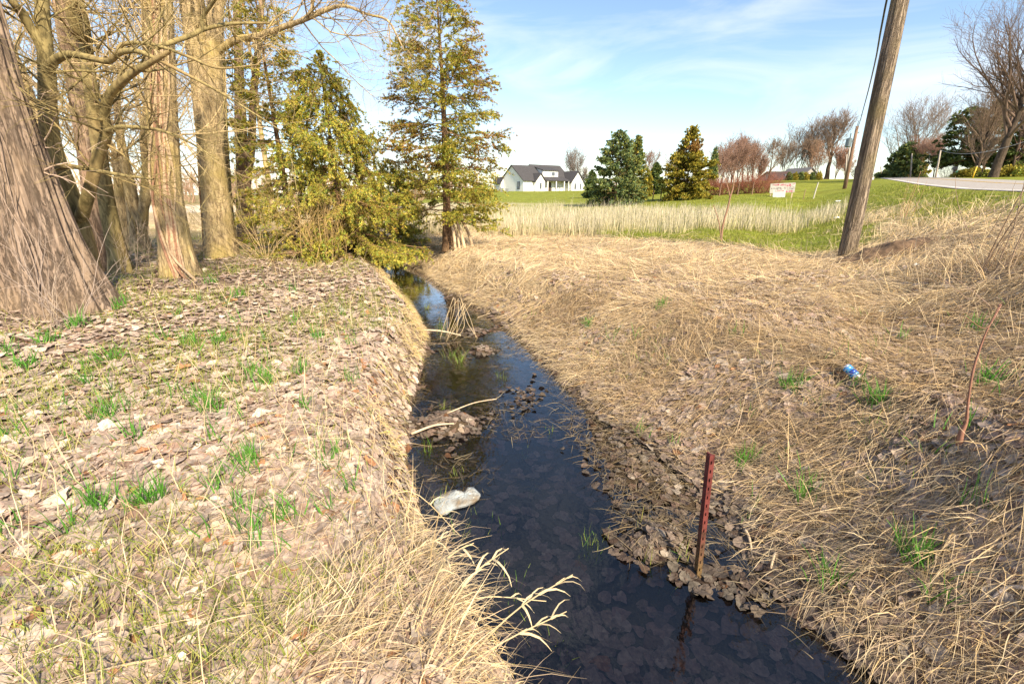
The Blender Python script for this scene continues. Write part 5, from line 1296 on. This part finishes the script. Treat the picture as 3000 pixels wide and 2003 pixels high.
# ------------------------------------------------------------------ small things near the camera
# studded steel post in the water
b = onz(2050, 1692, 0); tp = P(2086, 1332, b[1] + .02)
bz = b.copy(); bz[2] = gz(b[0], b[1]) - .1
T_ = thing('steel_fence_post', 'rusty red studded steel fence post standing in the near water', 'post', bz)
ax = nrm((tp - bz)[None])[0]; ln = np.linalg.norm(tp - bz)
ex = nrm(np.cross(np.array([0, 1.0, 0]), ax)[None])[0]; ey = np.cross(ax, ex)
ca, sa = math.cos(.35), math.sin(.35); ex, ey = ex * ca + ey * sa, ey * ca - ex * sa
def lb_(mb, x0, x1, y0, y1, z0, z1, col):
    v = np.array([[x, y, z] for x in (x0, x1) for y in (y0, y1) for z in (z0, z1)])
    v = v[:, :1] * ex + v[:, 1:2] * ey + v[:, 2:] * ax + bz
    mb.add(v, [[0, 1, 3, 2], [4, 6, 7, 5], [0, 4, 5, 1], [2, 3, 7, 6], [0, 2, 6, 4], [1, 5, 7, 3]], c=col)
m, nt, out = newmat('rusty_red_paint'); l = nt.links.new
tc = N_(nt, 'TexCoord'); sx = N_(nt, 'SeparateXYZ'); l(tc.outputs['Object'], sx.inputs[0])
no = N_(nt, 'TexNoise', i_Scale=26.0, i_Detail=6.0); l(tc.outputs['Object'], no.inputs['Vector'])
ad = N_(nt, 'Math', operation='MULTIPLY_ADD'); ad.inputs[1].default_value = .35; l(no.outputs['Fac'], ad.inputs[0]); l(sx.outputs['Z'], ad.inputs[2])
r = N_(nt, 'ValToRGB'); e = r.color_ramp.elements; e[0].position = .42; e[0].color = (.12, .075, .03, 1); e[1].position = .72; e[1].color = (.135, .028, .024, 1)
q = e.new(.56); q.color = (.10, .042, .026, 1); l(ad.outputs[0], r.inputs[0])
r2 = N_(nt, 'ValToRGB'); r2.color_ramp.elements[0].position = .36; r2.color_ramp.elements[0].color = (.35, .3, .25, 1); r2.color_ramp.elements[1].position = .52; l(no.outputs['Fac'], r2.inputs[0])
mu = N_(nt, 'MixRGB', blend_type='MULTIPLY'); mu.inputs['Fac'].default_value = .8; l(r.outputs[0], mu.inputs['Color1']); l(r2.outputs[0], mu.inputs['Color2'])
bs = N_(nt, 'BsdfPrincipled', i_Roughness=.65); l(mu.outputs[0], bs.inputs['Base Color']); bp = N_(nt, 'Bump', i_Strength=.3, i_Distance=.004); l(no.outputs['Fac'], bp.inputs['Height']); l(bp.outputs[0], bs.inputs['Normal']); l(bs.outputs[0], out.inputs['Surface'])
M_TPOST = m
mb = MB(); lb_(mb, -.016, .016, -.004, .003, 0, ln, None); lb_(mb, -.004, .004, .003, .034, 0, ln, None); mb.build('web', M_TPOST, T_, bz)
zz = .12; k = 0
while zz < ln - .02 and k < 30:
    mb = MB(); lb_(mb, -.006, .007, -.012, -.004, zz, zz + .016, None); mb.build('stud', M_TPOST, T_, bz); zz += .052; k += 1

# clear plastic bag lying in the water
c = onz(1340, 1462, 0.015)
mb = MB(); nu, nv = 90, 44; U, V = np.meshgrid(np.linspace(0, 1, nu), np.linspace(-1, 1, nv))
wx = .165 * (U - .5) * 2
top_ = np.interp(U, [0, .08, .3, .52, .62, .68, .8, .92, 1], [.02, .5, .85, .95, .72, .55, .95, .8, .05]); bot_ = np.interp(U, [0, .06, .2, .35, .6, .8, .93, 1], [.1, .95, 1.05, .75, .72, .6, .35, .05])
wy = np.where(V > 0, V * top_ * .115, V * bot_ * .12)
ed = np.clip(1 - np.abs(V) ** 2.2, 0, 1) * np.clip(np.minimum(U, 1 - U) * 7, 0, 1)
th_ = np.arctan2(V - .05, (U - .66) * 3)
h = ed * (.016 + .022 * np.exp(-((U - .5) ** 2 / .012 + (V - .45) ** 2 / .12)) + .012 * np.abs(np.sin(th_ * 5 + 3 * fbm(U * 6, V * 3, 6))) * ss(.35, .6, U) + .020 * np.abs(np.sin(U * 46 + V * 6)) * ss(.42, .1, U) * ss(.1, -.4, V) + .016 * (fbm(U * 16, V * 5, 4) - .4))
h = h + .004 * (1 - ed)
a_ = .32; X = c[0] + wx * math.cos(a_) - wy * math.sin(a_); Y = c[1] + wx * math.sin(a_) + wy * math.cos(a_)
i = np.arange(nv - 1)[:, None] * nu + np.arange(nu - 1)[None]; f = np.stack([i, i + 1, i + 1 + nu, i + nu], -1).reshape(-1, 4)
v1 = np.stack([X.ravel(), Y.ravel(), (c[2] + np.maximum(h, -.006)).ravel()], 1); v2 = v1.copy(); v2[:, 2] = c[2] - .008
mb.add(v1, f); mb.add(v2, f[:, ::-1])
m, nt, out = newmat('clear_plastic_film'); l = nt.links.new
tc = N_(nt, 'TexCoord'); no = N_(nt, 'TexNoise', i_Scale=11.0, i_Detail=5.0); l(tc.outputs['Object'], no.inputs['Vector'])
r = N_(nt, 'ValToRGB'); r.color_ramp.elements[0].position = .42; r.color_ramp.elements[0].color = (.58, .63, .65, 1); r.color_ramp.elements[1].position = .66; r.color_ramp.elements[1].color = (.30, .23, .15, 1); l(no.outputs['Fac'], r.inputs[0])
bs = N_(nt, 'BsdfPrincipled', i_Roughness=.18); l(r.outputs[0], bs.inputs['Base Color']); bs.inputs['Specular IOR Level'].default_value = .8
bp = N_(nt, 'Bump', i_Strength=.5, i_Distance=.01); l(no.outputs['Fac'], bp.inputs['Height']); l(bp.outputs[0], bs.inputs['Normal'])
tr = N_(nt, 'BsdfTransparent'); tr.inputs[0].default_value = (.93, .95, .95, 1); mx = N_(nt, 'MixShader'); mx.inputs[0].default_value = .5
l(tr.outputs[0], mx.inputs[1]); l(bs.outputs[0], mx.inputs[2]); l(mx.outputs[0], out.inputs['Surface'])
o = mb.build('plastic_bag', m, None, c, smooth=True); tag(o, 'crumpled clear plastic bag floating in the near water', 'bag')

# the blue drink can on the right bank
c = at(2488, 1118); 
C_ = thing('drink_can', 'blue and silver drink can lying in the straw on the bank', 'can', c)
ax_ = nrm(np.array([[.40, -.66, -.50]]))[0]; r_ = .033
def ring(mb, prof, col, ct):
    pts = [ct + ax_ * a for a, _ in prof]; mb.tube(pts, [q for _, q in prof], 28, col)
ct = c + np.array([0, 0, .075]) - ax_ * .06
m, nt, out = newmat('printed_can'); l = nt.links.new
tc = N_(nt, 'TexCoord'); no = N_(nt, 'TexVoronoi', i_Scale=34.0); l(tc.outputs['Object'], no.inputs['Vector'])
at_ = N_(nt, 'Attribute', attribute_name='col'); r = N_(nt, 'ValToRGB'); r.color_ramp.elements[0].position = .30; r.color_ramp.elements[0].color = (.55, .68, .85, 1); r.color_ramp.elements[1].position = .36; r.color_ramp.elements[1].color = (0, 0, 0, 1)
bs = N_(nt, 'BsdfPrincipled', i_Roughness=.28, i_Metallic=.35); l(at_.outputs['Color'], bs.inputs['Base Color']); l(bs.outputs[0], out.inputs['Surface'])
M_CAN = m
M_ALU = m_plain('bare_aluminium', (.72, .73, .74), .25, .05, 20, .9, bump=.02)
mb = MB(); ring(mb, [(.012, .0325), (.016, .033), (.05, .033)], [.07, .30, .70], ct); ring(mb, [(.0502, .0331), (.078, .0331)], [.03, .10, .48], ct); ring(mb, [(.0782, .033), (.092, .033)], [.12, .38, .78], ct); mb.build('printed_sleeve', M_CAN, C_, c, smooth=True)
mb = MB(); ring(mb, [(.0, .026), (.003, .028), (.012, .0325)], [.7] * 3, ct); ring(mb, [(.0922, .033), (.108, .033), (.117, .027), (.120, .026)], [.7] * 3, ct); mb.build('metal_ends', M_ALU, C_, c, smooth=True)
mb = MB(); rr = nrm(np.cross(ax_, [0, 0, 1.])[None])[0]
def onc(a, th, rad=.0338): 
    e1 = rr; e2 = np.cross(rr, ax_); return ct + ax_ * a + rad * (math.cos(th) * e1 + math.sin(th) * e2)
for row, a0 in ((0, .024), (1, .036), (2, .062)):                       # pale lettering bands of the print
    for j in range(7 if row != 1 else 5):
        th0 = -2.2 + j * .34; hgt = .0075 if row != 2 else .005
        qv = [onc(a0, th0), onc(a0, th0 + .2), onc(a0 + hgt, th0 + .24), onc(a0 + hgt, th0 + .02)]; mb.add(qv, [[0, 1, 2, 3]], c=[.85, .9, .95])
        if j % 2: mb.add([onc(a0 + .002, th0 + .06, .0341), onc(a0 + .002, th0 + .14, .0341), onc(a0 + hgt - .002, th0 + .16, .0341), onc(a0 + hgt - .002, th0 + .08, .0341)], [[0, 1, 2, 3]], c=[.05, .2, .6])
mb.build('lettering', M_CAN, C_, c)

# scraps of litter
M_PAPER = m_plain('white_scrap', (.78, .80, .82), .5, .06)
def scrap(label, px, py, w_, h_, seed):
    c = at(px, py); rg = np.random.default_rng(seed); n = 7
    U, V = np.meshgrid(np.linspace(-1, 1, n), np.linspace(-1, 1, n)); z = .35 * h_ + .3 * h_ * rg.normal(size=U.shape) + .25 * h_ * (1 - U ** 2)
    X = c[0] + U * w_ * (1 + .2 * rg.normal(size=U.shape)); Y = c[1] + V * w_ * .7 * (1 + .2 * rg.normal(size=U.shape))
    i = np.arange(n - 1)[:, None] * n + np.arange(n - 1)[None]; f = np.stack([i, i + 1, i + 1 + n, i + n], -1).reshape(-1, 4)
    v = np.stack([X.ravel(), Y.ravel(), c[2] + z.ravel() + .02], 1); v2 = v - [0, 0, .012]
    o = MB().add(v, f).add(v2, f[:, ::-1]).build('litter_scrap', M_PAPER, None, c, smooth=True); tag(o, label, 'litter', 'white litter scraps')
scrap('crumpled white paper scrap in the straw below the pole', 2684, 786, .045, .05, 1)
scrap('flat white plastic scrap in the green grass beyond the end of the reeds', 2455, 592, .18, .08, 2)
scrap('white plastic scrap by the end of the reeds', 2452, 641, .10, .06, 3)
scrap('pale scrap half buried in straw between the pole and the can', 2580, 922, .04, .03, 4)

# saplings and shoots
def sapling(label, pts, seed, col, parts=None, nb=0, name='sapling'):
    """pts: (px,py,width px,Y)"""
    p, r = pxpath(pts, 3); rg = np.random.default_rng(seed)
    b = p[0].copy(); b[2] = gz(b[0], b[1]); p[0] = b - [0, 0, .03]
    t = thing(name, label, 'sapling', b)
    mb = MB(); q = catmull(np.hstack([p, r[:, None]]), 30); mb.tube(q[:, :3], np.maximum(q[:, 3], .0012), 8, col); mb.build('stem', M_TWIG, t, b, smooth=True)
    for s_ in (parts or []):
        p2, r2 = pxpath(s_, 3); mb = MB(); q2 = catmull(np.hstack([p2, r2[:, None]]), 16); mb.tube(q2[:, :3], np.maximum(q2[:, 3], .001), 6, col); mb.build('branch', M_TWIG, t, b, smooth=True)
    return t
g = at(2810, 1318); Y0 = g[1]
sapling('slim reddish sapling with a bent woody foot near the blue can', [(2806, 1330, 16, Y0), (2816, 1268, 14, Y0), (2830, 1238, 9, Y0), (2836, 1180, 6, Y0), (2850, 1090, 6, Y0 + .02), (2878, 1000, 5, Y0 + .03), (2905, 940, 4, Y0 + .04), (2930, 890, 3, Y0 + .05)], 1, [.26, .13, .09], [[(2934, 892, 3, Y0 + .05), (2890, 960, 2, Y0 - .1), (2830, 930, 2, Y0 - .2)]])
g = at(2113, 708); Y0 = g[1]
sapling('thin forked sapling standing before the pale reeds', [(2112, 710, 6, Y0), (2118, 660, 6, Y0), (2132, 610, 5, Y0), (2139, 578, 5, Y0), (2148, 548, 4, Y0), (2150, 512, 3, Y0)], 2, [.26, .15, .10], [[(2139, 578, 4, Y0), (2131, 545, 3, Y0), (2122, 515, 2, Y0)], [(2112, 700, 4, Y0), (2106, 650, 3, Y0), (2090, 600, 2, Y0)]])
g = at(2650, 650)
def shoots(label, px, py, n, H, seed, col, sp=.5, W=.15, r=.005):
    b = at(px, py); rg = np.random.default_rng(seed); t = thing('brush_shoots', label, 'shrub', b)
    for k in range(n):
        d = nrm(np.array([[rg.normal(.15, sp), rg.normal(0, sp * .6), 1.0]]))[0]; p = b + [rg.normal(0, W), rg.normal(0, W), 0]; p[2] = gz(p[0], p[1]); L = H * rg.uniform(.55, 1.1); pts = [p - [0, 0, .03]]
        for q in range(8): d = nrm((d + rg.normal(0, .05, 3))[None])[0]; pts.append(pts[-1] + d * L / 8)
        MB().tube(pts, np.linspace(r, r * .35, 9) * rg.uniform(.7, 1.3), 6, np.array(col) * rg.uniform(.8, 1.2)).build('stem', M_TWIG, t, b, smooth=True)
    return t
shoots('leafless shoots fanning from the straw at the photo edge below the road', 2895, 815, 9, 1.35, 31, (.27, .19, .13), .35, .12, .007)
shoots('thin reddish stems standing in the tall straw between the pole and the road', 2645, 640, 6, 1.15, 32, (.42, .24, .14), .16, .12, .006)
shoots('sparse dark stems at the top of the bank near the road edge', 2960, 690, 5, 1.1, 33, (.25, .17, .12), .3, .2, .006)
shoots('grey brambles arching low over the straw below the fanning shoots', 2900, 905, 7, .9, 34, (.36, .25, .19), 1.6, .3, .004)
# tall straw clump right of the pole
def tallstraw():
    mb = MB(); n = 1300; c = np.array([at(2600, 640), at(2700, 655), at(2800, 655), at(2560, 650), at(2620, 620)]); k = rng.integers(5, size=n)
    b = c[k] + np.stack([rng.normal(0, .55, n), rng.normal(0, .5, n), np.zeros(n)], 1); b[:, 2] = zt(b[:, 0], b[:, 1])
    d = np.stack([rng.normal(-.1, .5, n), rng.normal(0, .4, n), np.ones(n)], 1)
    ribbons(mb, b, d, rng.uniform(.10, .36, n), rng.uniform(.006, .010, n), rng.uniform(.02, .3, n), strawcol(n, 1.15), 4, .1)
    b = at(2880, 800); n = 700; b = b + np.stack([rng.normal(0.2, .4, n), rng.normal(.2, .4, n), np.zeros(n)], 1); b[:, 2] = zt(b[:, 0], b[:, 1])
    d = np.stack([rng.normal(-.1, .7, n), rng.normal(0, .6, n), np.ones(n)], 1)
    ribbons(mb, b, d, rng.uniform(.15, .6, n), rng.uniform(.004, .007, n), rng.uniform(.05, .4, n), strawcol(n, 1.1), 5, .1)
    o = mb.build('tall_dry_grass', M_STRAW); tag(o, 'tall straw standing along the top of the road bank', 'dry grass', kind='stuff')
tallstraw()
# torn sod beside the pole
b = at(2600, 752); rg = np.random.default_rng(44)
U, V = np.meshgrid(np.linspace(-1, 1, 40), np.linspace(-1, 1, 24)); X = b[0] + U * .9; Y = b[1] + V * .35 + .1
Z = zt(X.ravel(), Y.ravel()).reshape(X.shape) + .24 * np.clip(1 - U ** 2, 0, 1) * np.clip(1 - V ** 2, 0, 1) ** .6 * (.4 + 1.2 * fbm(X * 4, Y * 4, 5)) - .02
i = np.arange(23)[:, None] * 40 + np.arange(39)[None]; f = np.stack([i, i + 1, i + 41, i + 40], -1).reshape(-1, 4)
o = MB().add(np.stack([X.ravel(), Y.ravel(), Z.ravel()], 1), f, c=[.12, .078, .05]).build('soil_mound', m_attr('dark_sod', rough=.95, var=.5, scale=14, bump=1.0), None, b, smooth=True); tag(o, 'low ridge of dark torn sod beside the large leaning pole', 'mound')

# sticks
def stick(label, a, b_, r, za=.02, zb=.02, col=(.5, .39, .27)):
    p0, p1 = (onz(*a, za) if za is not None else at(*a)), (onz(*b_, zb) if zb is not None else at(*b_))
    m = (p0 + p1) / 2 + np.array([.01, .02, .02]); lift = np.array([0, 0, .05 if za is None else 0]); pts = catmull([p0 + lift, m + lift, p1 + lift], 12)
    o = MB().tube(pts, r * np.linspace(1, .6, 12), 7, col).build('stick', M_TWIG, None, p0, smooth=True); tag(o, label, 'stick', 'sticks lying in the stream')
stick('pale stick lying across the stream at the narrow bend', (1222, 966), (1350, 982), .016, .10, .05)
stick('long thin pale stick jutting from the leaf island over the water', (1205, 1270), (1330, 1240), .012, .06, .10)
stick('bent straw coloured stick rising from the leaf island', (1310, 1210), (1455, 1168), .006, .12, .2)
stick('short broken stick on the muddy edge behind the red post', (2182, 1550), (2206, 1636), .010, .06, .01)
stick('thin brown stick floating below the red post', (2210, 1690), (2340, 1790), .007, .012, .012, (.3, .21, .14))
stick('short peeled stick at the waterline beyond the red post', (2275, 1620), (2258, 1665), .009, .08, .05)
stick('grey branch slanting down the bank at the bottom photo corner', (2990, 1755), (2880, 1795), .010, None, None, (.42, .35, .3))
# dead stalks fallen together at the bend
b = onz(1330, 985, .03); mb = MB(); rg = np.random.default_rng(9)
apx = P(1350, 880, b[1] + .1)
for k in range(12):
    p0 = b + np.array([rg.normal(.02, .14), rg.normal(0, .08), -.05]); mb.tube(catmull([p0, (p0 + apx) / 2 + rg.normal(0, .06, 3), apx + rg.normal(0, .07, 3)], 8), .0035, 5, np.array([.58, .45, .27]) * rg.uniform(.8, 1.15))
o = mb.build('stalk_bundle', M_STRAW, None, b, smooth=True); tag(o, 'teepee of bent dry stalks standing in the stream bend', 'dry grass', kind='stuff')

# ------------------------------------------------------------------ sky, sun, camera
SUN_EL = math.radians(38.0)
SUN_AZ = math.atan2(.52, -.85)           # clockwise from +Y
sv = np.array([math.sin(SUN_AZ) * math.cos(SUN_EL), math.cos(SUN_AZ) * math.cos(SUN_EL), math.sin(SUN_EL)])
w = bpy.data.worlds.new('World'); SC.world = w; w.use_nodes = True
nt = w.node_tree; nt.nodes.clear(); l = nt.links.new
out = nt.nodes.new('ShaderNodeOutputWorld'); bg = nt.nodes.new('ShaderNodeBackground')
sky = nt.nodes.new('ShaderNodeTexSky'); sky.sky_type = 'NISHITA'; sky.sun_disc = False
sky.sun_elevation = SUN_EL; sky.sun_rotation = SUN_AZ; sky.air_density = 1.0; sky.dust_density = .3; sky.ozone_density = 1.5; sky.altitude = 100
tc = nt.nodes.new('ShaderNodeTexCoord'); mp = nt.nodes.new('ShaderNodeMapping'); mp.inputs['Scale'].default_value = (1.1, 1.6, 4.6); mp.inputs['Rotation'].default_value = (0, 0, .5)
l(tc.outputs['Generated'], mp.inputs['Vector'])
n1 = nt.nodes.new('ShaderNodeTexNoise'); n1.inputs['Scale'].default_value = 2.1; n1.inputs['Detail'].default_value = 7; n1.inputs['Roughness'].default_value = .55; n1.inputs['Distortion'].default_value = .7
l(mp.outputs[0], n1.inputs['Vector'])
rp = nt.nodes.new('ShaderNodeValToRGB'); rp.color_ramp.elements[0].position = .46; rp.color_ramp.elements[1].position = .82
rp.color_ramp.elements[1].color = (.75, .75, .75, 1); l(n1.outputs['Fac'], rp.inputs[0])
mx = nt.nodes.new('ShaderNodeMixRGB'); mx.inputs['Color2'].default_value = (5.6, 5.7, 5.9, 1)
l(rp.outputs[0], mx.inputs['Fac']); l(sky.outputs[0], mx.inputs['Color1']); l(mx.outputs[0], bg.inputs['Color'])
bg.inputs['Strength'].default_value = SKY_S if 'SKY_S' in globals() else .085
l(bg.outputs[0], out.inputs['Surface'])
sd = bpy.data.lights.new('sun', 'SUN'); sd.energy = 4.2; sd.angle = math.radians(4.0); sd.color = (1.0, .86, .64)
so = bpy.data.objects.new('sun', sd); COL.objects.link(so)
from mathutils import Vector
so.rotation_euler = Vector(sv).to_track_quat('Z', 'Y').to_euler(); so.location = (20, -10, 20)
cd = bpy.data.cameras.new('camera'); co = bpy.data.objects.new('camera', cd); COL.objects.link(co)
cd.sensor_width = 36; cd.lens = 36 * F / 3000; cd.clip_end = 3000; cd.clip_start = .05
co.location = (0, 0, CAMZ); co.rotation_euler = (math.pi / 2 - TH, 0, 0)
SC.camera = co
SC.view_settings.view_transform = 'Standard'; SC.view_settings.look = 'None'; SC.view_settings.gamma = 1; SC.view_settings.use_curve_mapping = False
SC.view_settings.exposure = 1.42
